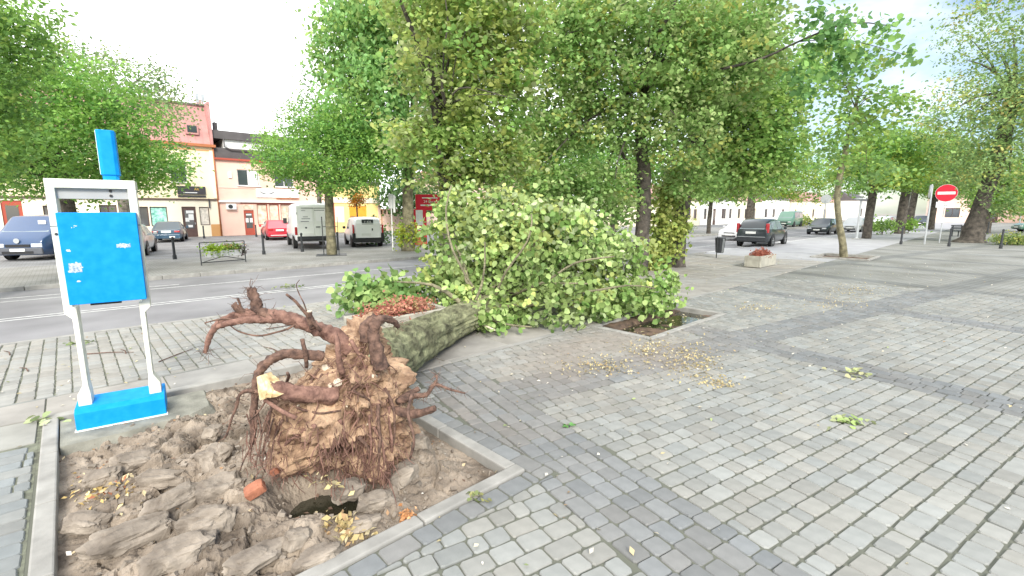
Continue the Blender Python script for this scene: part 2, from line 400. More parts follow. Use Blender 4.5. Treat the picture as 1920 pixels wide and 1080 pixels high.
# ---------------------------------------------------------------- setts and slabs laid one by one
def clip(poly, nx, ny, d):              # keep nx*x + ny*y <= d
    out = []
    for i in range(len(poly)):
        a, b = poly[i], poly[(i + 1) % len(poly)]
        da, db = nx * a[0] + ny * a[1] - d, nx * b[0] + ny * b[1] - d
        if da <= 0: out.append(a)
        if (da < 0 < db) or (db < 0 < da):
            t = da / (da - db); out.append((a[0] + (b[0] - a[0]) * t, a[1] + (b[1] - a[1]) * t))
    return out
def area(p): return abs(sum(p[i][0] * p[(i+1) % len(p)][1] - p[(i+1) % len(p)][0] * p[i][1] for i in range(len(p)))) / 2
def stone(b, poly, z, ch, col, inset=.007, th=.035, tilt=.0035):
    n = len(poly); q = []
    for i in range(n):
        p0, p, p1 = Vector(poly[i-1]), Vector(poly[i]), Vector(poly[(i+1) % n])
        for o in (p0, p1):
            d = o - p; L_ = d.length
            q.append(p + d * (min(ch, L_ * .3) * random.uniform(.7, 1.3) / max(L_, 1e-6)))
    c = sum(q, Vector((0, 0))) / len(q); m = len(q); b0 = len(b.v); b.col = col
    tx, ty = random.uniform(-tilt, tilt) / .1, random.uniform(-tilt, tilt) / .1
    for k, (zz, ins) in enumerate(((-th, 0), (-.009, 0), (0, inset))):
        for p in q:
            d = p - c; s = 1 - ins / max(d.length, .02); w = c + d * s
            b.v.append((w.x, w.y, z + zz + (d.x * tx + d.y * ty if k else 0)))
    for r in range(2):
        for i in range(m):
            j = (i + 1) % m; b.face((b0 + r*m + i, b0 + r*m + j, b0 + (r+1)*m + j, b0 + (r+1)*m + i))
    b.face(range(b0 + 2*m, b0 + 3*m))
def lay(owner, name, stones, limit, material=K['sett'], ch=.014, inset=.007, tilt=.0035):
    """stones: (polygon in world xy, z, colour); the ones that show largest become parts, the rest one part of stuff"""
    S = []
    for poly, z, col in stones:
        c = sum((Vector(p) for p in poly), Vector((0, 0))) / len(poly)
        if not in_view((c.x, c.y, 0)): continue
        zdep = c.y; vis = in_view((c.x, c.y, 0), 0, 0)
        S.append((-(area(poly) ** .5) / zdep if vis else 1.0 / (1 + zdep) , poly, z, col, c))
    S.sort(key=lambda t: t[0])
    rest = MB()
    for i, (_, poly, z, col, c) in enumerate(S):
        if i < limit and _ < 0:
            b = MB(); stone(b, [(p[0] - c.x, p[1] - c.y) for p in poly], 0, ch, col, inset, tilt=tilt)
            o = b.build(name, material, None, color=True, recalc=False); o.location = (c.x, c.y, z); o.parent = owner
        else: stone(rest, poly, z, ch, col, inset, tilt=tilt)
    if rest.v: rest.build(name, material, owner, color=True, recalc=False, kind='stuff')
    return len(S)
LIGHT, DARK = (.265, .266, .25), (.20, .204, .203)
def tone(base, j=.13):
    k = random.uniform(1 - j, 1 + j); t = random.uniform(-.03, .03)
    return (base[0] * k * (1 + t), base[1] * k, base[2] * k * (1 - t))
def rect(fr, u0, u1, v0, v1, j=.004):
    r = lambda: random.uniform(-j, j)
    return [tuple(fr(u, v)[:2]) for u, v in ((u0 + r(), v0 + r()), (u1 + r(), v0 + r()), (u1 + r(), v1 + r()), (u0 + r(), v1 + r()))]
ROW, GAP = .148, .013
def run(a0, a1, lens):
    out = []; a = a0 - random.uniform(0, .1)
    while a < a1:
        l = random.choice(lens) * random.uniform(.94, 1.06)
        s, e = max(a, a0), min(a + l, a1)
        if e - s > .05: out.append((s, e))
        a += l
    return out
LN = (.115, .15, .15, .19, .21)
plaza_st = []
def put(fr, u0, u1, v0, v1, base, gap=.0155, swap=False):
    if u1 - u0 < gap * 2: return
    plaza_st.append((rect(fr, u0 + (gap if swap else .008)/2, u1 - (gap if swap else .008)/2, v0 + (.008 if swap else gap)/2, v1 - (.008 if swap else gap)/2), random.uniform(-.003, .003), tone(tuple(c * (1 + .16 * noise.noise(Vector((u0 * .5, v0 * .5, 3 if fr is rb else 8))) + .10 * noise.noise(Vector((u0 * 1.7, v0 * 1.7, 5)))) for c in base))))
for k in range(-3, 5):                        # cells between the dark cross bands
    c0 = 2.25 + 4.6 * k; h0 = .385 if k == 0 else .31; h1 = .385 if k == -1 else .31
    rows = int(round(2 * h0 / .15)); w = 2 * h0 / rows
    for r_ in range(rows):                    # cross band: stones run across
        for s, e in run(-3.5, 14, LN): put(rb, c0 - h0 + r_ * w, c0 - h0 + (r_ + 1) * w, s, e, DARK, .013, True)
    for r_ in range(-24, 95):
        v0 = r_ * ROW; vm = v0 + ROW / 2
        dark = abs((vm - 4.225 + 2.3) % 4.6 - 2.3) < .33
        for s, e in run(c0 + h0, c0 + 4.6 - h1, LN): put(rb, s, e, v0, v0 + ROW, DARK if dark else LIGHT)
def keep(poly, margin=0.0):
    """cut a stone at the slab path and round the pits with their edging row"""
    A = [to_a(p) for p in poly]
    c = (sum(p[0] for p in A) / len(A), sum(p[1] for p in A) / len(A))
    if c[0] < -.45 and c[1] > -2: 
        return None
    A = clip(A, 0, 1, KERB_V - .02)
    for (u0, u1, v0, v1) in (grown(PIT1, KW + .175), grown(PIT2, KW + .01)):
        if len(A) < 3: return None
        c = (sum(p[0] for p in A) / len(A), sum(p[1] for p in A) / len(A))
        if max(p[0] for p in A) <= u0 or min(p[0] for p in A) >= u1 or max(p[1] for p in A) <= v0 or min(p[1] for p in A) >= v1: continue
        sides = [(c[0] - u1, (-1, 0, -u1)), (u0 - c[0], (1, 0, u0)), (v0 - c[1], (0, 1, v0)), (c[1] - v1, (0, -1, -v1))]
        A = clip(A, *max(sides)[1])
    if len(A) < 3 or area(A) < .0016: return None
    return [tuple(ra(*p)[:2]) for p in A]
st2 = []
for poly, z, col in plaza_st:
    c = sum((Vector(p) for p in poly), Vector((0, 0))) / 4
    if c.length > SETT_R + .15 or c.y < 1.2 or not in_view((c.x, c.y, 0)): continue
    q = keep(poly)
    if q:
        ua, va = to_a(c); k = max(0, 1 - abs(ua - 5.6) / 3.2) * max(0, 1 - abs(va - 3.9) / 1.6) * (.7 + .6 * noise.noise(Vector((c.x * 1.1, c.y * 1.1, 2))))      # trodden earth round the pits
        k = max(k, .8 * max(0, 1 - max(abs(ua - 2.5) / .7, abs(va - 3.4) / 1.0)) * (.6 + .6 * noise.noise(Vector((c.x * 3, c.y * 3, 4)))))
        k = min(.55, max(0, k)); col = tuple(a * (1 - k) + b_ * k for a, b_ in zip(col, (.265, .215, .175)))
        st2.append((q, z + random.gauss(0, .0022), col))
# edging row of dark setts along the near pit
u0, u1, v0, v1 = grown(PIT1, KW); e_ = .16
for s, e in run(v0 - e_, KERB_V - .03, (.2, .15, .24)): st2.append((rect(ra, u1 + .008, u1 + e_, s + .006, e - .006), 0, tone(DARK)))
for s, e in run(-.4, u1, (.2, .15, .24)): st2.append((rect(ra, s + .006, e - .006, v0 - e_, v0 - .012), 0, tone(DARK)))
NPL = lay(plaza, 'sett', st2, 290)

# small paving left of the near pit
st3 = []
for r_ in range(0, 30):
    v_ = 2.3 + r_ * .15
    if v_ + .15 > 5.6: break
    for s, e in run(-3.2, -.40, (.2, .24, .3)): st3.append((rect(ra, s + .006, e - .006, v_ + .006, v_ + .144), random.uniform(-.004, .004), tone((.235, .245, .24))))
side = MB(); side.poly([ra(-3.3, 2.0, -.014), ra(-.39, 2.0, -.014), ra(-.39, 6.31, -.014), ra(-3.3, 6.31, -.014)])
side = side.build('side_pavement', K['joint'], kind='structure', recalc=False)
side.location.z = 0.004
lay(side, 'sett', st3, 200)
# slabs beside it and the slab path
st4 = []
SLAB = (1.02, 1.0, .98)
for s, e in run(-3.3, -.40, (.9, .8)): st4.append((rect(ra, s + .005, e - .005, 5.66, 6.29), 0, tone((.9, .93, .92), .06)))
lay(side, 'slab', st4, 60, K['slab'], .006, .006, .001)
st5 = []
for v_, w, ua_, ub_ in ((4.95, .10, 2.41, 22), (5.05, .95, 2.41, 22), (6.0, .95, 2.41, 22), (6.33, .62, -8, 2.41)):
    for s, e in run(ua_, ub_, (1.2, 1.0)):
        poly = [(s + .005, v_ + .005), (e - .005, v_ + .005), (e - .005, v_ + w - .005), (s + .005, v_ + w - .005)]
        if len(poly) >= 3 and area(poly) > .004: st5.append(([tuple(ra(*p)[:2]) for p in poly], random.uniform(-.002, .002), tone(SLAB, .07)))
for s, e in run(-8, 22, (1.0, .8)):
    if e < 6.4: st5.append((rect(ra, s + .005, e - .005, 6.33 if False else 6.955, 6.995, .0), 0, tone((.8, .82, .8), .06)))
lay(slab_bed, 'slab', st5, 200, K['slab'], .006, .005, .0012)
# roadside strip: small setts on the left, flagstones further right
st6 = []
for i in range(-62, 45):
    u_ = i * .15
    for s, e in run(7.0, ROAD0 - .13, (.2, .2, .24, .16)): st6.append((rect(ra, u_ + .006, u_ + .144, s + .006, e - .006), random.uniform(-.003, .003), tone((.30, .292, .27), .12)))
lay(strip_bed, 'sett', st6, 290)
st7 = []
for j, v_ in enumerate((7.0, 7.56, 8.12, 8.68, 9.24, 9.8)):
    w = .56 if j < 5 else ROAD0 - .13 - 9.8
    for s, e in run(6.76, 22, (.56,)): st7.append((rect(ra, s + .005, e - .005, v_ + .005, v_ + w - .005), random.uniform(-.004, .004), tone((1.0, .97, .93), .10)))
lay(strip_bed, 'flagstone', st7, 200, K['slab'], .008, .006, .0015)

# ---------------------------------------------------------------- tree pits: kerbs, soil
def pit(p, label, top=.02):
    u0, u1, v0, v1 = p
    t = thing('tree_pit', label, 'tree pit', ra((u0 + u1) / 2, (v0 + v1) / 2, 0), ROAD_RZ)
    cu, cv = (u0 + u1) / 2, (v0 + v1) / 2
    def seg(ua, ub, va, vb, along):
        n = max(1, round(((ub - ua) if along == 'u' else (vb - va)) / 1.0))
        for i in range(n):
            if along == 'u': a, b_ = ua + (ub - ua) * i / n, ua + (ub - ua) * (i + 1) / n; c = ((a + b_) / 2, (va + vb) / 2); d = (b_ - a - .008, vb - va)
            else: a, b_ = va + (vb - va) * i / n, va + (vb - va) * (i + 1) / n; c = ((ua + ub) / 2, (a + b_) / 2); d = (ub - ua, b_ - a - .008)
            boxpart('kerb_stone', (c[0] - cu, c[1] - cv, top - .16 + random.uniform(-.006, .006)), (d[0], d[1], .32), K['kerb'], t, bevel=.012)
    seg(u0 - KW, u1 + KW, v0 - KW, v0, 'u'); seg(u0 - KW, u1 + KW, v1, v1 + KW, 'u')
    seg(u0 - KW, u0, v0, v1, 'v'); seg(u1, u1 + KW, v0, v1, 'v')
    return t
pit(PIT1, 'torn-open tree pit with worn concrete kerbs under the root ball')
pit(PIT2, 'square kerbed tree pit with muddy water beside the fallen crown', .012)
pit(PIT3, 'kerbed tree pit round the thin leaning tree on the plaza', .05)
def fbm(x, y, z=0, o=5, s=1.0): return noise.fractal(Vector((x * s, y * s, z)), 0.75, 2.1, o)
BALL = ra(1.42, 3.55)                                   # where the root ball stands
HOLE = Vector((-1.38, 3.16, 0))
def soil_mesh(p, nu, nv, f):
    u0, u1, v0, v1 = p; b = MB()
    for j in range(nv + 1):
        for i in range(nu + 1):
            u, v = u0 + (u1 - u0) * i / nu, v0 + (v1 - v0) * j / nv
            w = ra(u, v); b.v.append((w.x, w.y, f(u, v, w)))
    for j in range(nv):
        for i in range(nu):
            q = j * (nu + 1) + i; b.face((q, q + 1, q + nu + 2, q + nu + 1))
    return b
def f1(u, v, w):
    z = -.055 + .09 * fbm(u, v, 1.3, 6, 1.5) + .05 * abs(fbm(u, v, 7.7, 4, 3.2)) + .018 * fbm(u, v, 3, 4, 11)
    r = (w.xy - BALL.xy).length; z += .09 * math.exp(-(r / .8) ** 2)
    z += .07 * math.exp(-((u - .25) ** 2 + (v - 3.6) ** 2) / .35)
    vd, vp = noise.voronoi(Vector((w.x * 3.6 + .25 * noise.noise(w * 5), w.y * 5.0, .5))); hsh = noise.cell(vp[0] * 7.3)
    z += .045 * hsh - .05 * math.exp(-((vd[1] - vd[0]) / .07) ** 2) + .02 * noise.noise(vp[0] * 3 + w * 1.5)
    d = w.xy - HOLE.xy; dd = (d.x / .33) ** 2 + (d.y / .24) ** 2
    z = z * (1 - math.exp(-dd * .5)) - .34 * math.exp(-dd ** 1.5)
    edge = min(u - PIT1[0], PIT1[1] - u, v - PIT1[2], PIT1[3] - v)
    k = min(1, edge / .3)
    return min(z, .10) * k + (-.075 + .02 * fbm(u, v, 9, 3, 6)) * (1 - k)
soil_mesh(PIT1, 150, 210, f1).build('soil', K['soil'], smooth=False, kind='structure', recalc=False)
soil_mesh(PIT2, 40, 20, lambda u, v, w: -.10 + .05 * fbm(u, v, 4, 4, 1.6) + (.07 if v > 4.6 else 0) * 1.0).build('soil', K['dark_soil'], smooth=True, kind='structure', recalc=False)
soil_mesh(PIT3, 20, 20, lambda u, v, w: -.06 + .04 * fbm(u, v, 4, 4, 1.6)).build('soil', K['dark_soil'], smooth=True, kind='structure', recalc=False)
b = MB(); c = HOLE; b.poly([(c.x + .42 * math.cos(a), c.y + .36 * math.sin(a), -.185) for a in [i * math.pi / 12 for i in range(24)]])
b.build('puddle', K['dirty_water'], kind='structure', recalc=False)
b = MB(); b.poly([ra(6.63, 3.81, -.085), ra(9.21, 3.81, -.085), ra(9.21, 4.83, -.085), ra(6.63, 4.83, -.085)])
b.build('puddle', K['dirty_water'], kind='structure', recalc=False)
# ================================================================ PHONE STAND
ps = thing('phone_stand', 'empty public phone stand with white frame and blue panel on the torn-up tree pit', 'phone stand', (-4.03, 4.13, 0), R(35))
def post_poly(s):
    # outline of one post in x,z: full width above, a narrow leg, a flared foot
    pts = [(0, 1.085), (.048, 1.03), (.048, .40), (.0, .31), (.0, .17), (.095, .17), (.095, .31), (.087, .40), (.087, 1.14), (.062, 1.14), (.062, 2.2), (0, 2.2)]
    return [(x if s < 0 else .62 - x, z) for x, z in pts]
for s in (-1, 1):
    b = MB(); b.prism(post_poly(s), 0.0, .16, 'y'); o = b.build('post', K['cream_paint'], ps, bevel=.004)
    bb = MB(); bb.box((.031 if s < 0 else .589, -.001, 1.87), (.064, .004, .006)); bb.build('seam', K['iron'], o)
    bb = MB(); bb.lathe([(.012, -.006), (.012, .0)], 10, (.03 if s < 0 else .59, -.0, 1.80), 'y'); bb.build('bolt', K['iron'], o)
b = MB(); b.box((.31, .128, 2.24), (.62, .26, .079)); b.build('top_rail', K['cream_paint'], ps, bevel=.006)
b = MB(); b.box((.31, .055, 2.155), (.498, .02, .092))
K['hood'] = mat('hood_grey', (.36, .365, .365), .6, .06, 5, 0)
hb = b.build('hood', K['hood'], ps)
for z in (2.182, 2.138):
    y = .047
    b = MB(); b.lathe([(.0125, -.004), (.0125, .0)], 12, (.432, y - .006, z), 'y'); b.build('hole', K['black'], hb)
b = MB(); b.box((.33, -.045, 1.58), (.545, .10, .815)); pn = b.build('panel', K['blue'], ps, bevel=.005)
K['paper'] = mat('torn_paper', (.50, .58, .66), .85, .25, 60, .2, 90)
def scraps(c, w, h, n, seed):
    rr = random.Random(seed); b = MB()
    for i in range(n):
        x, z = c[0] + rr.uniform(-w, w), c[1] + rr.uniform(-h, h); k = rr.randint(5, 7)
        r0 = rr.uniform(.003, .010); st = rr.uniform(.5, 2.2)
        b.poly([(x + math.cos(2*math.pi*i_/k) * r0 * st * rr.uniform(.6, 1.2), -.0963 - i * .00006, z + math.sin(2*math.pi*i_/k) * r0 * rr.uniform(.6, 1.2)) for i_ in range(k)])
    b.build('torn_sticker', K['paper'], pn, recalc=False)
K['residue'] = mat('sticker_residue', (.20, .33, .50), .8, .35, 70, .1, 90, col2=(.42, .47, .52))
boxpart('sticker_residue', (.135, -.0955, 1.505), (.085, .002, .082), K['residue'], pn); boxpart('sticker_residue', (.485, -.0955, 1.685), (.10, .002, .03), K['residue'], pn, 0)
scraps((.135, 1.505), .045, .045, 18, 1); scraps((.485, 1.685), .05, .02, 16, 2); scraps((.11, 1.655), .012, .008, 4, 3)
scraps((.16, 1.87), .02, .018, 5, 4); scraps((.14, 1.38), .004, .003, 1, 5)
b = MB(); b.box((.30, -.01, 1.158), (.22, .05, .02)); b.build('lock_bar', K['black'], ps)
# plinth: box front with a sloped top
b = MB(); pf = [(-.10, 0.0), (-.10, .165), (-.055, .2), (.21, .23), (.26, .2), (.26, 0.0)]
b.prism(pf, -.025, .645, 'x'); b.build('plinth', K['blue'], ps, bevel=.006)
b = MB(); b.box((.31, -.085, .004), (.69, .05, .012)); b.build('plinth_edge', K['white_paint'], ps)
b = MB(); pl = [(.375, .10), (.40, .075), (.485, .075), (.51, .10), (.51, .23), (.375, .23)]
b.prism(pl, 2.33, 2.73); sg = b.build('sign', K['blue'], ps, bevel=.004)
b = MB(); b.prism([(.385, .11), (.405, .09), (.48, .09), (.50, .11), (.50, .22), (.385, .22)], 2.28, 2.33); b.build('sign_foot', K['blue'], ps)
b = MB(); b.box((.3735, .165, 2.53), (.004, .12, .39)); b.build('sign_edge', K['white_paint'], ps)
# concrete footing 
b = MB()
for i, (u, v) in enumerate([(-.25, 5.40), (.2, 5.38), (.7, 5.42), (.88, 5.55), (.93, 6.1), (-.25, 6.1)]): b.v.append(tuple(ra(u, v, .0)))
for i, (u, v) in enumerate([(-.25, 5.33), (.2, 5.30), (.75, 5.34), (.98, 5.5), (1.02, 6.1), (-.25, 6.1)]): b.v.append(tuple(ra(u, v, -.16)))
b.face(range(6))
for i in range(6): j = (i + 1) % 6; b.face((i, j, 6 + j, 6 + i))
K['footing'] = mat('weathered_concrete', (.22, .215, .18), .95, .3, 6, .6, 60, dist=.01)
tag(b.build('concrete_footing', K['footing']), 'rough concrete footing slab under the blue phone stand', 'footing').location.z = -.002

# ================================================================ UPROOTED TREE
ut = thing('uprooted_tree', 'uprooted lime tree lying on the pavement with root ball facing out', 'fallen tree', (-1.2, 3.6, 0))
UO = Vector((-1.2, 3.6, 0))
def loc(p): return Vector(p) - UO
# --- root ball: a torn earth plate, narrow above, spreading below
def ball_mesh():
    bm = bmesh.new(); bmesh.ops.create_icosphere(bm, subdivisions=6, radius=1.0)
    me = bpy.data.meshes.new('root_ball'); F = Vector((.18, -.98, 0)).normalized(); S = Vector((.98, .18, 0))
    for v in bm.verts:
        p = v.co.copy(); t = (p.z + 1) / 2                         # 0 bottom .. 1 top
        a = math.sqrt(max(0, p.x * p.x + p.y * p.y))
        prof = .62 - .10 * t - .33 * t ** 1.6                       # half width by height
        ez = math.copysign(abs(p.z) ** 0.8, p.z)
        sx = (p.dot(S)); fy = p.dot(F)
        prof *= (1 + .36 * (1 - t) ** .7) if sx < 0 else (.98 - .14 * t)
        h = .47 + ez * .70
        if h < .12: h = .12 + (h - .12) * .45
        rr = max(a, 1e-4) ** .7 / max(a, 1e-4)
        q = S * (sx * rr * prof) + F * (fy * rr * (.40 + .14 * (1 - t))) + Vector((0, 0, h))
        q += S * (.15 * t ** 2)
        nrm = (S * sx + F * fy + Vector((0, 0, p.z * .5))).normalized()
        n1 = noise.fractal(q * 1.9 + Vector((3, 1, 5)), .8, 2.1, 4); n2 = abs(noise.fractal(q * 4.5, .7, 2.2, 4)); n3 = noise.fractal(q * 13, .7, 2, 4)
        rid = 1 - abs(noise.noise(Vector((q.x * 6, q.y * 6, q.z * 1.6))))   # vertical ribs of roots in the lower half
        d = .16 * n1 - .12 * n2 + .045 * n3 + .05 * (rid - .6) * (1 - t)
        # hollow low down in front, over the puddle
        hx, hz = sx * rr * prof + .15, h - .04
        d -= .60 * math.exp(-((hx / .25) ** 2 + (hz / .24) ** 2) ** 1.5) * max(0, fy)
        hx, hz = sx * rr * prof + .42, h - .38
        d -= .20 * math.exp(-((hx / .10) ** 2 + (hz / .14) ** 2)) * max(0, fy)
        v.co = q + nrm * d
    bm.to_mesh(me); bm.free(); me.materials.append(K['rootearth'])
    return me
rb_o = bpy.data.objects.new('root_ball', ball_mesh()); C.objects.link(rb_o); rb_o.parent = ut
rb_o.location = loc((-1.24, 3.50, 0))
from mathutils.bvhtree import BVHTree
BVH = BVHTree.FromPolygons([v.co + rb_o.location + UO for v in rb_o.data.vertices], [p.vertices[:] for p in rb_o.data.polygons])
def on_ball(px, py, off=.0, fall=2.95):         # the point of the earth plate that the photograph shows at px, py
    q = at(px, py, 3); o = Vector((0, 0, CAM_H)); d = (q - o).normalized(); h, n, _, _ = BVH.ray_cast(o, d)
    return (h - d * off, n) if h else (at(px, py, fall), Vector((0, -1, 0)))
# --- roots, each a part of its own
def path(pp, k=3):                      # smooth a measured polyline
    P = [Vector(p) for p in pp]; out = []
    for i in range(len(P) - 1):
        a, b, c, d = P[max(i-1, 0)], P[i], P[i+1], P[min(i+2, len(P)-1)]
        for j in range(k):
            t = j / k
            out.append(.5 * ((2*b) + (c - a) * t + (2*a - 5*b + 4*c - d) * t*t + (3*b - a - 3*c + d) * t**3))
    return out + [P[-1]]
def root(pp, r0, r1, m='root', n=8, name='root', jit=.42, parent=None, wob=.012):
    P = path([at(*p) for p in pp], 8 if r0 > .03 else 4); n = 16 if r0 > .03 else n
    P = [loc(p) + Vector((noise.noise(p * 7), noise.noise(p * 7 + Vector((9, 0, 0))), noise.noise(p * 7 + Vector((0, 9, 0))))) * wob for p in P]
    N = len(P); b = MB(); b.tube(P, [r0 + (r1 - r0) * i / (N - 1) for i in range(N)], n, True, jit, pp[0][0])
    return b.build(name, K[m], parent or ut, smooth=True), P
def hairs(P, cnt, ln, parent, seed, down=.5, r=.0022):
    rr = random.Random(seed); b = MB()
    for i in range(cnt):
        p = P[rr.randrange(len(P))]; d = Vector((rr.gauss(0, 1), rr.gauss(0, 1), rr.gauss(0, 1) - down)).normalized()
        l = ln * rr.uniform(.3, 1.3); q = [p]
        for k in range(3): d = (d + Vector((rr.gauss(0, .5), rr.gauss(0, .5), rr.gauss(0, .5)))).normalized(); q.append(q[-1] + d * l / 3)
        b.tube(q, [r, r * .8, r * .6, r * .35], 3, False)
    b.build('root_fibre', K['root'], parent, kind='stuff')
ro, P = root([(660, 655, 3.35), (628, 632, 3.32), (600, 618, 3.3), (565, 606, 3.26), (535, 596, 3.24), (505, 589, 3.22), (470, 588, 3.2), (440, 592, 3.2), (415, 603, 3.18), (400, 622, 3.15), (390, 645, 3.13), (384, 662, 3.12)], .060, .012, 'root_red')
hairs(P[10:], 90, .10, ro, 1, .8)
r2, P2 = root([(545, 600, 3.25), (510, 598, 3.2), (470, 600, 3.16), (430, 604, 3.14), (408, 612, 3.13)], .035, .018, 'root_red', parent=ut)
r3, P3 = root([(512, 595, 3.22), (487, 583, 3.2), (478, 562, 3.2), (471, 540, 3.2)], .042, .030, 'root'); hairs(P3, 120, .11, r3, 2, -.1)
r4, P4 = root([(470, 590, 3.2), (447, 580, 3.17), (436, 570, 3.16)], .028, .02); hairs(P4, 30, .08, r4, 3, -.2)
r5, P5 = root([(445, 560, 3.15), (452, 592, 3.2), (410, 598, 3.1), (385, 605, 3.05)], .008, .004); hairs(P5, 12, .06, r5, 33)
root([(585, 612, 3.2), (580, 595, 3.15), (580, 585, 3.14)], .026, .019); b = MB(); c = loc(at(580, 583.5, 3.14)); b.lathe([(.019, -.004), (.02, .003)], 9, c); b.build('cut_end', K['wood_pale'], ut)
root([(600, 620, 3.2), (575, 590, 3.12), (553, 566, 3.08), (536, 551, 3.05)], .013, .008)
root([(578, 592, 3.15), (570, 570, 3.1), (560, 550, 3.1), (556, 535, 3.1), (562, 525, 3.1)], .005, .002)
root([(560, 606, 3.24), (530, 622, 3.2), (480, 630, 3.16), (450, 622, 3.14), (430, 608, 3.14)], .008, .004)
r6, P6 = root([(605, 668, 3.2), (565, 664, 3.12), (535, 663, 3.08), (510, 674, 3.06), (490, 692, 3.05), (480, 715, 3.03), (477, 745, 3.0), (476, 785, 3.0), (472, 830, 3.02)], .035, .020); hairs(P6, 50, .12, r6, 4, .6)
r7, P7 = root([(520, 755, 2.98), (495, 738, 2.95), (465, 733, 2.93), (448, 742, 2.92), (445, 765, 2.92), (435, 790, 2.92), (421, 822, 2.93)], .016, .006); hairs(P7, 60, .09, r7, 5, .4)
root([(497, 752, 2.95), (482, 775, 2.93), (465, 790, 2.93)], .006, .003)
root([(555, 785, 2.93), (525, 765, 2.92), (495, 750, 2.93)], .016, .012, 'root_red')
root([(640, 700, 3.1), (636, 670, 3.05), (633, 645, 3.05), (628, 625, 3.08)], .022, .014, 'root_red')
root([(575, 690, 3.12), (571, 660, 3.06), (566, 635, 3.06)], .016, .012)
r8, P8 = root([(715, 690, 3.22), (705, 655, 3.2), (700, 620, 3.2), (712, 598, 3.22), (735, 600, 3.3), (748, 612, 3.35)], .055, .014, 'root', 10); hairs(P8, 160, .10, r8, 6, .5)
r8, P8 = root([(690, 640, 3.25), (688, 610, 3.25), (705, 598, 3.25)], .05, .04, 'root', 10)
r9, P9 = root([(745, 752, 3.3), (775, 745, 3.25), (800, 738, 3.22), (817, 722, 3.22), (840, 730, 3.2), (872, 739, 3.2)], .026, .006); hairs(P9, 90, .08, r9, 7, .1)
ra_, Pa = root([(812, 728, 3.22), (820, 712, 3.22), (818, 702, 3.24)], .011, .004); hairs(Pa, 40, .06, ra_, 8, -.3)
root([(740, 770, 3.3), (780, 775, 3.2), (815, 764, 3.15)], .035, .02)
root([(730, 760, 3.3), (765, 740, 3.4), (785, 728, 3.45)], .03, .022)
root([(772, 740, 3.2), (765, 775, 3.1), (775, 820, 3.05), (770, 860, 3.05)], .012, .008)
def hug(pp, r0, r1, m='root', n=6, off=.012):   # a root that clings to the earth plate
    return root([(x, y, on_ball(x, y, off)[0].y) for x, y in pp], r0, r1, m, n, wob=.018)
for i in range(9):
    x = 640 + i * 10 + random.uniform(-8, 8)
    hug([(x - random.uniform(-8, 14), 800 + random.uniform(-40, 35)), (x + random.uniform(-12, 12), 845), (x + random.uniform(-14, 18), 880 + random.uniform(-12, 12)), (x + random.uniform(-18, 22), 915 + random.uniform(-22, 12))], random.uniform(.006, .014), .003, random.choice(('root', 'root_red')), 6, .02)
for i in range(7):
    x = 462 + i * 9 + random.uniform(-8, 8); hug([(x + random.uniform(-5, 22), 770 + random.uniform(-25, 25)), (x + random.uniform(-10, 10), 830), (x - random.uniform(-6, 20), 880 + random.uniform(-20, 14))], random.uniform(.005, .011), .003, 'root', 5, .02)
for pp, r in (([(530, 745), (560, 765), (600, 775), (640, 770)], .012), ([(560, 730), (590, 720), (605, 700)], .012), ([(660, 730), (690, 750), (700, 790)], .010), ([(600, 690), (580, 720), (575, 750)], .010), ([(720, 730), (740, 780), (735, 840)], .013), ([(660, 640), (680, 680), (690, 720)], .015), ([(590, 800), (550, 820), (520, 850)], .016), ([(640, 790), (650, 830), (640, 870)], .014), ([(700, 800), (720, 850), (715, 890)], .012), ([(540, 700), (535, 740), (540, 790)], .010)): hug(pp, r, r * .5, random.choice(('root', 'root_red')))
b = MB(); rr = random.Random(15)
for i in range(170):
    x, y = rr.uniform(590, 735), rr.uniform(800, 900)
    if rr.random() < .25: x, y = rr.uniform(455, 540), rr.uniform(770, 880)
    h, n = on_ball(x, y, .01); q = [loc(h)]; l = rr.uniform(.06, .22)
    for k in range(3): q.append(q[-1] + Vector((rr.gauss(0, .35), -.10 + rr.gauss(0, .12), -1 + rr.gauss(0, .3))) * l / 3)
    r = rr.choice((.002, .0028, .004, .005)); b.tube(q, [r, r, r * .7, r * .4], 3, False)
b.build('root_fibre', K['root_red'], ut, kind='stuff')
# --- fibres all over the earth plate
ball_pts = [rb_o.location + v.co for v in rb_o.data.vertices if v.co.y < -.1]
b = MB(); rr = random.Random(5)
for i in range(900):
    p = rr.choice(ball_pts) + Vector((0, -.004, 0)); d = Vector((rr.gauss(0, .9), rr.gauss(-.3, .4), rr.gauss(-.3, .8))).normalized(); q = [p]
    l = rr.uniform(.04, .2)
    for k in range(3): d = (d + Vector((rr.gauss(0, .5), rr.gauss(-.02, .25), rr.gauss(-.25, .5)))).normalized(); q.append(q[-1] + d * l / 3)
    r = rr.choice((.0018, .0022, .003, .0045)); b.tube(q, [r, r, r * .7, r * .4], 3, False)
b.build('root_fibre', K['root_red'], ut, kind='stuff')
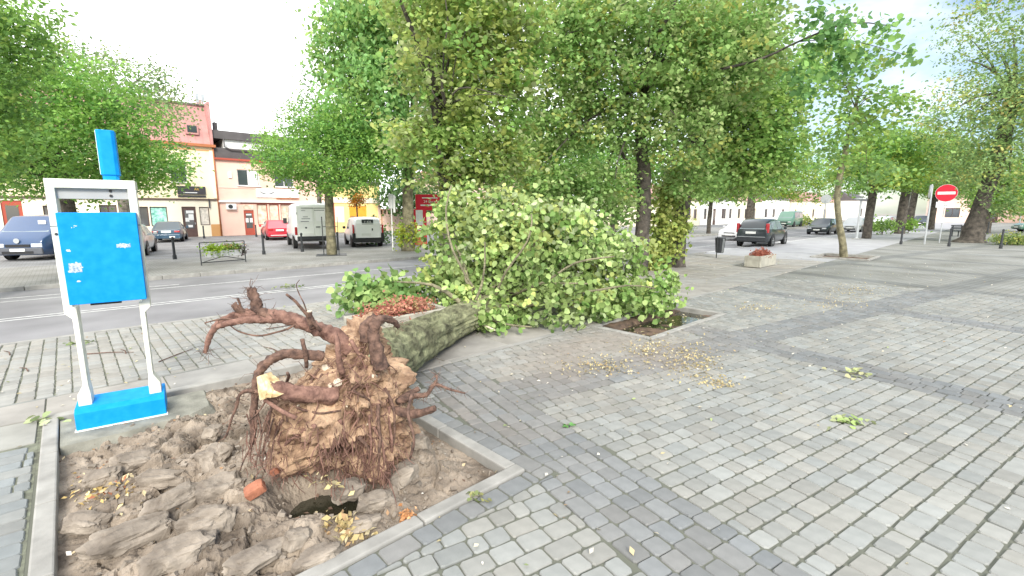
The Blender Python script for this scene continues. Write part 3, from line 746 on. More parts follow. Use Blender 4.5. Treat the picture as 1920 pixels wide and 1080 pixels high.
# --- torn pale wood
K['leaf_tint'] = mat('pale_leaf', (.45, .48, .30), .7, .1, 20, 0)
def wedge(pts, th, m='wood', name='torn_wood'):
    P = [loc(at(*p)) for p in pts]; b = MB(); n = len(P); back = Vector((.02, th, -.01))
    cen = sum(P, Vector()) / n
    for p in P: b.v.append(tuple(p))
    for p in P: b.v.append(tuple(p + back))
    b.v.append(tuple(cen + Vector((0, -.022, 0))))
    for i in range(n): j = (i + 1) % n; b.face((i, j, 2 * n)); b.face((i, n + i, n + j, j))
    b.build(name, K[m], ut)
def chip(px, py, r, m='wood_pale', st=1.0, name='cut_end', rot=0.0, proud=.02):
    h, n = on_ball(px, py)
    if h.y > 4.2 or (h - at(px, py, 2.95)).length < 1e-6: return
    n = (n + Vector((0, -1.2, .2))).normalized(); x = n.cross(Vector((0, 0, 1))).normalized(); z = x.cross(n); k = random.randint(7, 9); b = MB(); cr, sr = math.cos(rot), math.sin(rot)
    P = []
    for i in range(k):
        a = 2 * math.pi * i / k; rr_ = r * random.uniform(.65, 1.15); u_, w_ = math.cos(a) * rr_ * st, math.sin(a) * rr_; P.append(loc(h) + x * (u_ * cr - w_ * sr) + z * (u_ * sr + w_ * cr) + n * random.uniform(.2, 1.2) * proud)
    for p in P: b.v.append(tuple(p))
    for p in P: b.v.append(tuple(p - n * .09))
    b.v.append(tuple(loc(h) + n * proud * .6))
    for i in range(k): j = (i + 1) % k; b.face((i, j, 2 * k)); b.face((i, k + i, k + j, j))
    b.build(name, K[m], ut)
root([(630, 742, 3.15), (570, 738, 3.03), (530, 732, 2.98), (503, 730, 2.96)], .062, .046, 'root_red')
wedge([(481, 707, 2.94), (488, 704, 2.93), (494, 716, 2.92), (500, 734, 2.90), (497, 748, 2.9), (487, 750, 2.9), (484, 735, 2.91)], .10)
wedge([(490, 709, 2.95), (497, 713, 2.94), (506, 722, 2.92), (511, 735, 2.91), (508, 746, 2.9), (498, 745, 2.91), (495, 728, 2.93)], .10)
wedge([(502, 719, 2.95), (512, 731, 2.93), (528, 740, 2.91), (519, 744, 2.91), (506, 746, 2.92)], .09)
chip(553, 678, .022, 'wood_pale', 2.6, 'torn_wood', .75); chip(567, 668, .022, 'wood_pale', 1.4, 'torn_wood', .5)
for (x, y, r) in ((632, 718, .034), (633, 648, .018), (611, 690, .030), (618, 722, .018), (585, 650, .018), (640, 624, .016), (577, 684, .024), (700, 705, .012), (604, 885, .012), (632, 850, .014), (594, 746, .008), (606, 733, .009), (690, 795, .008), (650, 760, .007), (560, 760, .008)): chip(x, y, r)
h, n = on_ball(697, 664, .05)
wedge([(694, 660, h.y), (700, 658, h.y), (703, 668, h.y), (697, 676, h.y), (690, 668, h.y)], .02, 'leaf_tint', 'caught_leaf')
# --- trunk
TP = path([(-1.24, 3.75, .62), (-1.30, 4.7, .46), (-1.24, 5.75, .36), (-.98, 6.9, .29), (-.55, 8.0, .28), (-.05, 9.0, .5), (.35, 10.0, .75)], 6)
b = MB(); N = len(TP)
TP = path(TP, 5); N = len(TP)
b.tube([loc(p) for p in TP], [.325 - .17 * (i / (N - 1)) ** .8 for i in range(N)], 96, True)
for i in range(N):
    c = loc(TP[i])
    for k in range(96):
        th = 2 * math.pi * k / 96; v = Vector(b.v[i * 96 + k]); cx, cy, sz = math.cos(th), math.sin(th), i * .055
        rg = 1 - abs(noise.noise(Vector((cx * 5.5, cy * 5.5, sz * .9)))) * 1.6; r2_ = 1 - abs(noise.noise(Vector((cx * 12 + 5, cy * 12, sz * 2.2)))) * 1.5
        dsp = .048 * rg + .022 * r2_ + .05 * noise.noise(Vector((cx * 1.3, cy * 1.3, sz * .4))) - .02
        b.v[i * 96 + k] = tuple(v + (v - c).normalized() * dsp)
tk = b.build('trunk', K['moss_bark'], ut, smooth=True)
# --- crown of the fallen tree: limbs, leaf sprays
# ================================================================ FOLIAGE
HEART = np.array([(0,0,0),(.22,.44,.05),(.62,.40,.03),(1,0,-.10),(.62,-.40,.03),(.22,-.44,.05)]); HEART_F = np.array([(0,1,2,3),(0,3,4,5)])
DIAM = np.array([(0,0,0),(.45,.30,.07),(1,0,-.06),(.45,-.30,.07)]); DIAM_F = np.array([(0,1,2),(0,2,3)])
def leaves(name, P, S, Cc, material, parent, shape='diam', up=.7, droop=.35, rng=RNG, N=None):
    n = len(P); T, F = (HEART, HEART_F) if shape == 'heart' else (DIAM, DIAM_F)
    if N is None:
        N = rng.normal(0, 1, (n, 3)); N[:, 2] = np.abs(N[:, 2]) * .6 + up
    N /= np.linalg.norm(N, axis=1)[:, None] + 1e-9
    D = rng.normal(0, 1, (n, 3)); D[:, 2] -= droop
    D -= N * (D * N).sum(1)[:, None]; D /= np.linalg.norm(D, axis=1)[:, None] + 1e-9
    B = np.cross(N, D); k = len(T)
    V = P[:, None, :] + S[:, None, None] * (T[None, :, 0, None] * D[:, None, :] + T[None, :, 1, None] * B[:, None, :] + T[None, :, 2, None] * N[:, None, :])
    FF = (F[None] + (np.arange(n) * k)[:, None, None]).reshape(-1, F.shape[1])
    me = np_mesh(name, V.reshape(-1, 3), FF, np.repeat(Cc, k, axis=0), material)
    o = bpy.data.objects.new(name, me); C.objects.link(o)
    if parent: o.parent = parent
    return o
def clumps(blobs, n, shell=.42, low=-1.0, rng=RNG):
    """clump centres in the outer part of ellipsoids (x,y,z,rx,ry,rz); more go to the bigger ones"""
    w = np.array([(b[3] * b[4] * b[5]) ** .75 * (b[6] if len(b) > 6 else 1) for b in blobs]); w = w / w.sum()
    out = []
    for b, k in zip(blobs, (w * n).astype(int) + 1):
        d = rng.normal(0, 1, (k, 3)); d /= np.linalg.norm(d, axis=1)[:, None]
        r = rng.uniform(0, 1, k) ** shell
        p = d * r[:, None]; p[:, 2] = np.where(p[:, 2] < low, low * rng.uniform(.6, 1, k), p[:, 2])
        out.append(np.array(b[:3]) + p * np.array(b[3:6]))
    return np.concatenate(out)
def spray(cl, per, cr, flat, size, palette, weights, rng=RNG, jit=.12, ctone=.26):
    n = len(cl); pal = np.array(palette)
    k = rng.choice(len(pal), n, p=np.array(weights) / np.sum(weights))
    base = pal[k] * np.minimum(LIFT if pal.max() < .42 else 1.0, .47 / pal[k].max(axis=1))[:, None] * (np.array([.97, 1, .78]) if pal[:, 1].min() > pal[:, 0].min() else 1) * rng.uniform(1 - ctone, 1 + ctone, n)[:, None]
    rad = cr * rng.uniform(.6, 1.35, n)
    P = np.repeat(cl, per, axis=0) + rng.normal(0, 1, (n * per, 3)) * np.repeat(rad, per)[:, None] * np.array([1, 1, flat])
    Cc = np.repeat(base, per, axis=0) * rng.uniform(1 - jit, 1 + jit, n * per)[:, None]
    S = size * rng.uniform(.6, 1.3, n * per)
    return P, S, np.clip(Cc, 0, 1)
def limb(parent, pts, r0, r1, m, origin, n=7, name='branch', seed=0.0):
    P = path(pts, 3); P = [p - origin + Vector((noise.noise(p * 1.3 + Vector((seed, 0, 0))), noise.noise(p * 1.3 + Vector((0, seed, 5))), 0)) * .10 * min(1, i / 3) for i, p in enumerate(P)]
    N = len(P); b = MB(); b.tube(P, [r0 + (r1 - r0) * (i / (N - 1)) ** .8 for i in range(N)], n, True, .25, seed)
    return b.build(name, m, parent, smooth=True)
def tree(name, label, base, trunk, blobs, ncl, per, cr, size, pal, wts, bark='bark', group=None, flat=.6, shape='diam', shell=.42, low=-1.0,
         nlimb=8, leafmat='leaf', up=.7, droop=.35, lr=.4, seed=1, limbs=(), cat='tree'):
    """trunk: [(x,y,z,r)...] world; base: world xy"""
    rng = np.random.default_rng(seed); o_ = Vector((base[0], base[1], 0)); rr = random.Random(seed)
    t = thing(name, label, cat, tuple(o_), 0, group)
    if trunk:
        tp = path([p[:3] for p in trunk], 4); N = len(tp); rad = np.interp(np.linspace(0, 1, N), np.linspace(0, 1, len(trunk)), [p[3] for p in trunk])
        b = MB(); b.tube([p - o_ for p in tp], list(rad), 14, True, .22, seed * 1.3); b.build('trunk', K[bark], t, smooth=True)
    cl = clumps(blobs, ncl, shell, low, rng)
    if trunk and nlimb:
        top = Vector(trunk[-1][:3]); fork = Vector(trunk[-2][:3]).lerp(top, .5)
        for i in range(nlimb):
            e = Vector(cl[rr.randrange(len(cl))]); s0 = fork.lerp(top, rr.random()); mid = s0.lerp(e, .5) + Vector((0, 0, .12 * (e - s0).length))
            r0 = trunk[-1][3] * rr.uniform(.45, .7)
            limb(t, [s0, mid, e], r0, .012, K[bark], o_, 6, seed=seed + i)
    for (pts, r0, r1) in limbs: limb(t, [Vector(p) for p in pts], r0, r1, K[bark], o_, 7, seed=seed)
    P, S, Cc = spray(cl, per, cr, flat, size, pal, wts, rng)
    leaves('crown', P - np.array(o_), S, Cc, K[leafmat], t, shape, up, droop, rng)
    return t, cl
def blob(px, py, Y, rx, ry, rd=None, w=1.0):          # a crown lobe measured in the photograph (radii in its pixels at that distance)
    p = at(px, py, Y); s = (Y * math.cos(PITCH) + .32 - math.sin(PITCH) * (p.z - 2)) / FPX
    a = rx * s; return (p.x, p.y, p.z, a, rd or a, ry * s, w)
G_MID, G_DARK, G_YEL, G_PALE, G_BLUE = (.18, .30, .09), (.10, .20, .065), (.34, .39, .09), (.30, .38, .17), (.15, .28, .14)
LIFT = 1.72                              # leaf colours are albedos; sRGB-dark pigments read against a bright sky
# --- crown of the fallen lime
rng = np.random.default_rng(3)
FB = [blob(1000, 475, 9.0, 130, 85, 1.2), blob(880, 470, 9.2, 80, 95, .9), blob(1110, 525, 9.2, 95, 70, 1.0), blob(940, 420, 9.8, 90, 50, .9), blob(1180, 555, 9.4, 70, 50, .7),
      blob(1040, 570, 8.2, 120, 48, .55), blob(1160, 580, 8.7, 80, 38, .6), blob(862, 545, 9.0, 62, 45, .7), blob(1010, 440, 9.4, 130, 55, 1.0), blob(1080, 450, 9.9, 60, 45, .7), blob(905, 565, 8.2, 40, 26, .35, 1.5), blob(893, 590, 7.75, 26, 22, .25, 2.2), blob(925, 606, 7.7, 30, 16, .25, 2), blob(868, 562, 8.0, 26, 18, .25, 1.6), blob(1215, 560, 9.3, 42, 40, .5, 1.2), blob(1170, 480, 9.6, 50, 40, .5, .8), blob(870, 400, 9.4, 38, 36, .5, .8), blob(940, 585, 8.3, 40, 30, .3, 1.2)]
FB += [blob(x, y, Y, a, b_, .25, 1.6) for x, y, Y, a, b_ in ((862, 366, 9.3, 26, 20), (930, 372, 9.5, 22, 16), (985, 384, 9.6, 20, 18), (1085, 408, 9.8, 24, 18), (1150, 452, 9.5, 22, 18), (1248, 525, 9.4, 20, 22), (1238, 588, 9.0, 26, 16), (1010, 612, 7.9, 30, 16), (1090, 606, 8.0, 28, 18), (1190, 606, 8.6, 24, 16), (820, 530, 8.9, 30, 22))]
cl = clumps(FB, 720, .30, -1, rng); cl = cl[cl[:, 2] > .10]
P, S, Cc = spray(cl, 25, .14, .8, .104, [(.35, .44, .21), (.29, .40, .16), (.41, .46, .19), (.17, .28, .09), (.42, .49, .32)], [3, 3, 1.6, 1.6, 1.2], rng, .22, .30)
ok = P[:, 2] > .03; P, S, Cc = P[ok], S[ok], Cc[ok]
Nn = rng.normal(0, 1, (len(P), 3)) + np.array([.15, -.75, .35])
leaves('crown', P - np.array(UO), S, Cc, K['leaf_pale'], ut, 'heart', N=Nn, droop=.6, rng=rng)
# the darker, greener spray on the street side of the trunk
cl2 = clumps([blob(705, 545, 8.6, 55, 36, .5), blob(770, 560, 8.8, 45, 30, .4), blob(668, 565, 8.2, 24, 22, .3)], 85, .4, -1, rng); cl2 = cl2[cl2[:, 2] > .12]
P, S, Cc = spray(cl2, 14, .13, .7, .12, [(.13, .20, .08), (.17, .23, .10), (.09, .16, .06)], [2, 2, 1], rng)
leaves('crown', P - np.array(UO), S, Cc, K['leaf_pale'], ut, 'heart', N=rng.normal(0, 1, (len(P), 3)) + np.array([.1, -.6, .5]), droop=.5, rng=rng)
for i, (pts) in enumerate([[(-.55, 8.0, .35), (-.2, 8.6, .9), (.1, 8.9, 1.5), (.2, 9.0, 2.1)], [(-.3, 8.4, .4), (.5, 8.8, .75), (1.4, 9.0, 1.0), (2.3, 9.3, 1.1)], [(-.4, 8.2, .3), (.4, 8.2, .35), (1.3, 8.1, .4)],
        [(-.6, 7.9, .4), (-.9, 8.5, 1.0), (-1.1, 9.0, 1.5)], [(-.2, 8.6, .5), (1.0, 9.4, 1.2), (2.0, 10, 1.6)], [(-.7, 7.6, .4), (-1.4, 8.2, .7), (-2.2, 8.6, .7)], [(-.62, 7.75, .5), (-.5, 7.72, .8), (-.42, 7.7, 1.15), (-.44, 7.7, 1.5)], [(-.5, 7.8, .25), (-.1, 7.55, .16), (.3, 7.45, .14)], [(.2, 8.6, .6), (.7, 8.1, .75), (1.25, 7.75, .8)], [(.0, 8.3, .5), (.5, 7.9, .8), (1.1, 7.75, 1.15), (1.7, 7.9, 1.25)], [(-.3, 8.1, .5), (-.1, 7.8, 1.0), (.25, 7.75, 1.5), (.3, 7.9, 1.95)], [(-.5, 8.0, .5), (-.9, 7.9, 1.1), (-1.15, 8.2, 1.8), (-1.05, 8.4, 2.45)], [(.3, 8.4, .5), (1.2, 8.1, .6), (2.0, 8.2, .7), (2.6, 8.5, .6)], [(.1, 8.5, .9), (.6, 8.6, 1.7), (.9, 8.8, 2.2)]]):
    limb(ut, [Vector(p) for p in pts], .06 if i < 6 else .03, .012, K['bark_green'], UO, 7, seed=i * 2.1)
b = MB(); b.tube([loc(at(905, 609, 7.5)), loc(at(928, 619, 7.3))], [.018, .014], 6); b.build('torn_wood', K['wood_pale'], ut)

# --- standing trees
GA = 'round-headed street trees on the far pavement'
PALS = [G_MID, G_DARK, (.15, .24, .06)]
tree('street_tree', 'dark round street tree behind the phone stand', (-14.3, 15.3), [(-14.3, 15.3, -.1, .26), (-14.3, 15.3, 1.2, .2), (-14.25, 15.3, 2.3, .19), (-14.2, 15.35, 3.2, .16)],
     [blob(120, 290, 15.3, 180, 70), blob(70, 210, 15.0, 110, 80), blob(230, 240, 15.6, 90, 80), blob(180, 180, 15.3, 70, 70), blob(275, 320, 15.3, 65, 48), blob(60, 330, 15.2, 80, 45), blob(190, 335, 15.5, 70, 40), blob(20, 180, 15.0, 80, 70), blob(320, 300, 15.4, 25, 40, .8), blob(30, 290, 15.0, 80, 70), blob(110, 140, 15.5, 60, 55)],
     1250, 24, .26, .13, PALS, [3, 2, 1.6], 'bark_dark', GA, seed=11, nlimb=12)
tree('street_tree', 'small round street tree in an iron tree guard by the white vans', (-8.33, 21.64), [(-8.33, 21.64, -.1, .22), (-8.32, 21.64, 1.5, .19), (-8.3, 21.64, 2.6, .18), (-8.25, 21.6, 3.2, .15)],
     [blob(610, 300, 21.6, 110, 55), blob(545, 310, 21.4, 70, 38), blob(680, 310, 21.8, 65, 50), blob(600, 240, 21.6, 65, 50), blob(640, 345, 21.4, 80, 25), blob(515, 275, 21.5, 40, 28), blob(660, 250, 21.6, 50, 50)],
     850, 24, .26, .14, PALS, [3, 2.2, 1.2], 'bark_green', GA, seed=12, nlimb=10, low=-.6)
tree('airy_tree', 'tall airy grey-green tree rising behind the dark tree on the left', (-22, 27), [(-22, 27, 0, .3), (-22, 27, 4, .25), (-22, 27, 8, .15)],
     [blob(240, 165, 27, 100, 60, None, .8), blob(150, 110, 27, 70, 40, None, .6), blob(310, 210, 26, 50, 35, None, .7), blob(300, 160, 27, 40, 40, None, .6)], 420, 12, .38, .17, [(.14, .19, .10), (.10, .16, .08), (.2, .22, .12)], [2, 2, 1], 'bark', seed=13)
tree('airy_tree', 'thin pale young tree top between pink house and ash', (-11.5, 28.5), [(-11.5, 28.5, 0, .16), (-11.5, 28.5, 4, .12), (-11.4, 28.5, 8, .05)],
     [blob(572, 225, 28, 35, 55, None, .6), blob(585, 165, 28, 18, 30, None, .3), blob(545, 245, 28, 25, 25, None, .4)], 130, 12, .35, .17, [(.11, .18, .10), (.16, .22, .1)], [1, 1], 'bark', seed=14, nlimb=5)
tree('ash_tree', 'tall feathery ash with drooping leaves left of the red board', (-5.3, 24.0), [(-5.3, 24, -.1, .36), (-5.25, 24, 1.5, .28), (-5.2, 24, 3.4, .26), (-4.9, 24, 5.5, .2)],
     [blob(720, 200, 23.5, 110, 110), blob(670, 90, 23.5, 80, 90), blob(780, 60, 23.5, 110, 90), blob(660, 250, 23, 70, 50), blob(760, 290, 23, 70, 45), blob(720, 20, 23, 90, 60), blob(640, 30, 23.5, 50, 50, None, .6), blob(610, 130, 23.5, 28, 70, None, .5), blob(850, 200, 24.5, 60, 110)],
     1400, 20, .36, .25, [(.18, .31, .14), (.21, .32, .13), (.26, .35, .13), (.13, .23, .09)], [2.4, 2, 1.6, 1.0], 'bark_green', seed=15, flat=.9, droop=1.2, up=.3, nlimb=10)
tree('street_tree', 'shaded street tree straight behind the middle of the fallen crown', (1.6, 26.5), [(1.6, 26.5, -.1, .25), (1.6, 26.5, 2.2, .2), (1.6, 26.5, 3.4, .16)],
     [blob(1020, 320, 26, 90, 60), blob(1080, 300, 26, 70, 60), blob(950, 330, 26, 70, 50), blob(1030, 250, 26, 90, 50), blob(1000, 372, 26, 60, 18)], 600, 22, .3, .17, PALS, [2, 2.4, 1.2], 'bark_dark', GA, seed=41, nlimb=8, low=-.8)
tree('street_tree', 'street tree showing between the two lime trunks across the road', (7.2, 33.5), [(7.2, 33.5, -.1, .25), (7.2, 33.5, 2.2, .2), (7.2, 33.5, 3.6, .16)],
     [blob(1140, 330, 33, 80, 50), blob(1190, 310, 33, 70, 55), blob(1120, 280, 33, 80, 50), blob(1230, 330, 33, 60, 45), blob(1150, 368, 33, 70, 18)], 600, 22, .36, .2, PALS, [2, 2, 1.6], 'bark_dark', GA, seed=42, nlimb=8, low=-.8)
# near lime trees of the plaza row
GL = 'lime trees along the near edge of the road'
tree('lime_tree', 'big yellowing lime with bare twigs behind the fallen crown', (-1.55, 12.2), [(-1.55, 12.2, -.1, .36), (-1.55, 12.2, 1.4, .27), (-1.6, 12.2, 2.6, .26), (-1.75, 12.3, 4.0, .28)],
     [blob(860, 90, 12, 130, 110, 1.7), blob(920, 190, 11.8, 90, 100, 1.3), blob(820, 250, 11.8, 75, 45, 1.0), blob(900, 280, 11.6, 85, 45, .8), blob(850, 0, 12.2, 150, 70, 1.8), blob(960, 60, 12, 80, 100, 1.3), blob(770, 270, 11.6, 60, 35, .6), blob(960, 290, 11.8, 50, 50, .8), blob(715, 245, 11.8, 28, 18, .3, .6), blob(785, 330, 11.5, 16, 22, .2, .5), blob(850, 325, 12.0, 55, 34, .7, 1.2), blob(905, 335, 12.4, 50, 30, .6, 1.2)],
     1150, 20, .18, .112, [(.31, .37, .14), (.25, .35, .13), (.38, .41, .15), (.16, .26, .09), (.36, .40, .24)], [2.6, 2.6, 1.2, 1.2, 1.6], 'bark_dark', GL, shape='heart', seed=16, nlimb=7,
     limbs=[([at(835, 200, 11.2), at(825, 150, 10.9), at(835, 60, 10.8), at(840, 0, 10.8)], .03, .012), ([at(838, 200, 11.2), at(815, 120, 11), at(780, 95, 11)], .025, .01), ([at(842, 195, 11.2), at(860, 165, 10.8), at(910, 170, 10.7), at(960, 185, 10.7)], .028, .01), ([at(832, 200, 11.2), at(805, 160, 11), at(800, 70, 11)], .02, .008), ([at(845, 195, 11.2), at(880, 180, 10.8), at(930, 178, 10.7)], .022, .008), ([at(850, 330, 11.8), at(830, 290, 11.5), at(818, 270, 11.4)], .05, .03), ([at(845, 195, 11.2), at(850, 110, 10.9), at(875, 40, 10.8)], .02, .008)])
tree('lime_tree', 'slender lime with dark trunk standing behind the right end of fallen crown', (4.25, 15.5), [(4.25, 15.5, -.1, .25), (4.27, 15.5, 1.5, .22), (4.25, 15.5, 3.1, .21), (4.05, 15.5, 4.6, .16), (4.2, 15.5, 6, .1)],
     [blob(1180, 130, 15.3, 170, 120, 2.4), blob(1080, 230, 14.8, 110, 70, 1.4), blob(1250, 250, 15, 110, 80, 1.5), blob(1060, 90, 15, 90, 110, 1.8), blob(1330, 130, 15.3, 120, 100, 2.0), blob(1100, 345, 14.8, 110, 42, 1.0, 1.3), blob(1030, 350, 14.2, 60, 40, .9, 1.3), blob(1140, 390, 15.6, 60, 40, .9, 1.2), blob(1060, 395, 15.6, 50, 25, .9), blob(1010, 240, 14.6, 60, 75, 1.0), blob(1200, 20, 15.5, 200, 70, 2.2), blob(1400, 60, 15.5, 90, 80, 1.5), blob(1010, 310, 14.5, 60, 45, .9), blob(1300, 340, 15.6, 60, 40, .8)],
     2500, 19, .22, .122, [(.24, .34, .15), (.20, .30, .12), (.31, .37, .20), (.13, .22, .085), (.36, .38, .14)], [2.6, 2.2, 2.2, 1.2, .8], 'bark_dark', GL, shape='heart', seed=17, nlimb=12, low=-.7,
     limbs=[([at(1200, 340, 15.3), at(1165, 290, 15), at(1160, 250, 14.8)], .08, .03), ([at(1140, 190, 14.4), at(1115, 150, 14.2), at(1112, 100, 14.2)], .05, .02), ([at(1235, 60, 14.2), at(1265, 10, 14), at(1270, -40, 14)], .06, .03), ([at(1350, 130, 14), at(1430, 110, 13.6), at(1500, 75, 13.2), at(1600, 42, 12.8), at(1680, 50, 12.4)], .045, .010), ([at(1180, 180, 14.4), at(1210, 120, 14.2), at(1290, 35, 14.2)], .04, .015), ([at(1500, 78, 13.2), at(1600, 75, 12.8), at(1700, 105, 12.2)], .014, .006), ([at(1060, 65, 14.4), at(1110, 45, 14.2), at(1180, 0, 14.2)], .03, .012)])
tree('lime_tree', 'thick-trunked lime with leafy shoots at its foot right of the slender one', (5.95, 17.1), [(5.95, 17.1, -.1, .48), (5.97, 17.1, .5, .31), (6.1, 17.15, 2.0, .28), (6.35, 17.3, 3.4, .25), (6.6, 17.5, 5, .22)],
     [blob(1370, 220, 18, 110, 90, 2), blob(1400, 320, 18.5, 90, 45, 1.6), blob(1320, 330, 18, 60, 40, 1.3), blob(1440, 170, 18.5, 70, 90, 1.6), blob(1440, 270, 18.5, 60, 60, 1.5), blob(1330, 90, 18.5, 110, 80, 2), ],
     1500, 20, .26, .135, [(.20, .31, .11), (.13, .23, .08), (.24, .33, .11), (.30, .36, .17)], [2.4, 1.4, 1.8, 1.2], 'bark_dark', GL, shape='heart', seed=18, nlimb=9)
t = bpy.data.objects['lime_tree.002']; rng = np.random.default_rng(31)
cl = clumps([blob(1243, 440, 16.2, 24, 62, .35), blob(1252, 375, 16.3, 24, 40, .35), blob(1225, 480, 16.0, 22, 28, .3), blob(1272, 430, 16.4, 14, 50, .25), blob(1268, 350, 16.5, 24, 30, .3)], 210, .5, -1, rng); P, S, Cc = spray(cl, 14, .14, .9, .13, [(.34, .38, .12), (.26, .34, .10), (.40, .42, .16)], [2, 2, 1], rng)
leaves('shoots', P - np.array(t.location), S, Cc, K['leaf_pale'], t, 'heart', N=rng.normal(0, 1, (len(P), 3)) + np.array([0, -.7, .5]), droop=.5, rng=rng)
t = bpy.data.objects['lime_tree.001']; rng = np.random.default_rng(32)
cl = clumps([blob(1655, 52, 12.4, 34, 20, .4), blob(1700, 108, 12.2, 26, 12, .3), blob(1560, 60, 12.8, 60, 40, .5), blob(1590, 105, 12.8, 50, 34, .5), blob(1520, 120, 13, 45, 60, .6), blob(1540, 30, 13, 40, 30, .5)], 75, .6, -1, rng); P, S, Cc = spray(cl, 9, .13, .8, .15, [(.10, .19, .085), (.15, .25, .09)], [2, 1], rng)
leaves('outer_foliage', P - np.array(t.location), S, Cc, K['leaf'], t, 'heart', N=rng.normal(0, 1, (len(P), 3)) + np.array([0, -.4, .6]), droop=.7, rng=rng)
tree('young_tree', 'thin leaning young tree in the raised pit on the plaza', (14.95, 21.1), [(14.95, 21.1, -.1, .17), (14.85, 21.1, .5, .14), (14.55, 21.1, 1.6, .125), (14.35, 21.1, 2.9, .12), (14.6, 21.2, 5.0, .10), (14.9, 21.2, 7.2, .05)],
     [blob(1590, 130, 21, 80, 65, 1.6, .7), blob(1640, 220, 21, 75, 55, 1.6, 1), blob(1560, 250, 21, 60, 50, 1.4, .5), blob(1600, 310, 21, 70, 40, 1.5, .6), blob(1530, 140, 20, 45, 80, 1, .7), blob(1600, 60, 20, 60, 35, 1, .5), blob(1660, 330, 21, 40, 25, 1, .6)],
     330, 12, .27, .17, [(.13, .21, .09), (.17, .26, .09), (.24, .30, .10)], [2, 2, .8], 'bark_green', shape='heart', seed=20, nlimb=12)
GR = 'round pollarded trees along the far end of the street'
RT = [('dark-trunked round tree right behind the grey lamp post', (26.25, 34.9), 35, [blob(1640, 330, 35, 80, 38), blob(1620, 290, 35, 60, 45), blob(1680, 290, 35, 55, 45)], .27, 21),
      ('stout round tree standing left of the no entry sign', (34.8, 42.4), 42, [blob(1700, 325, 42, 75, 38), blob(1720, 280, 42, 55, 50), blob(1660, 310, 42, 50, 40)], .38, 22),
      ('shaded round tree seen between the two sign poles', (42, 50), 50, [blob(1745, 335, 50, 60, 35), blob(1760, 290, 50, 50, 40)], .33, 23),
      ('green round tree just right of the no entry sign pole', (46, 52), 52, [blob(1790, 345, 52, 55, 30), blob(1800, 310, 52, 50, 30)], .32, 24),
      ('small round tree with short trunk behind the dark parked van', (17.65, 42.4), 42, [blob(1345, 345, 42, 85, 40), blob(1310, 320, 42, 45, 45), blob(1385, 330, 42, 55, 45)], .17, 25),
      ('yellow-green bushy round tree over the oncoming dark car', (27.5, 55), 55, [blob(1480, 335, 55, 65, 50), blob(1500, 300, 55, 48, 36), blob(1440, 345, 55, 48, 38), blob(1530, 350, 55, 35, 36)], .45, 26),
      ('far green round tree at the right edge of the square', (44, 44), 44, [blob(1880, 370, 44, 50, 40), blob(1905, 330, 44, 40, 40)], .4, 27)]
for lab, (x, y), Y, bl, r, sd in RT:
    zt = min(b_[2] for b_ in bl) + .3
    yel = sd in (26, 22)
    tree('round_tree', lab, (x, y), [(x, y, -.2, r * 1.15), (x, y, 1.2, r), (x + .1, y, zt * .8, r * .9), (x + .2, y, zt, r * .8)], bl, 520, 17, .38, .26,
         [G_MID, (.16, .24, .055), G_YEL, G_DARK] , [2, 2, 1.6 if yel else .7, .5 if yel else 1.5], 'bark_dark', GR, seed=sd, nlimb=6, low=-.75)
tree('old_tree', 'huge old tree with leaning dark trunk right of the no entry sign', (29.9, 30.7), [(29.9, 30.7, -.15, 1.0), (29.95, 30.7, .3, .62), (30.0, 30.7, 1.3, .46), (30.5, 30.7, 3.8, .42), (31.2, 31, 6.5, .4), (31.6, 31, 9.5, .28)],
     [blob(1870, 300, 30, 100, 70, 3), blob(1850, 210, 30.5, 110, 70, 3.2, .8), blob(1880, 110, 31, 90, 90, 3, .7), blob(1810, 320, 34, 60, 50, 1.8), blob(1850, 30, 31, 90, 60, 2.6, .6), blob(1770, 250, 33, 55, 45, 1.5, .6), blob(1930, 200, 30, 70, 130, 3), blob(1900, 380, 30, 50, 35, 2, .8), blob(1750, 200, 30, 30, 45, 1.4, .4)],
     1250, 14, .38, .22, [(.15, .22, .11), (.19, .26, .12), (.27, .29, .11), (.33, .28, .13), (.10, .16, .075)], [2.2, 2.2, 1, .35, 1.3], 'bark_dark', seed=28, nlimb=18)
tree('street_tree', 'leafy tree at the left edge with twigs hanging into view', (-12.6, 10.6), [(-12.6, 10.6, -.1, .3), (-12.6, 10.6, 2, .24), (-12.4, 10.6, 4.2, .18)],
     [blob(-30, 90, 10.6, 90, 110, 1.2), blob(10, 230, 10.8, 45, 80, .7), blob(20, 60, 10.6, 60, 70, .8), blob(60, 20, 10.2, 32, 26, .3), blob(-60, 280, 10.8, 70, 80, 1.0)], 480, 18, .17, .12, [(.16, .26, .08), (.11, .19, .07), (.22, .30, .09)], [2, 1.4, 1], 'bark_dark', seed=29, nlimb=5)
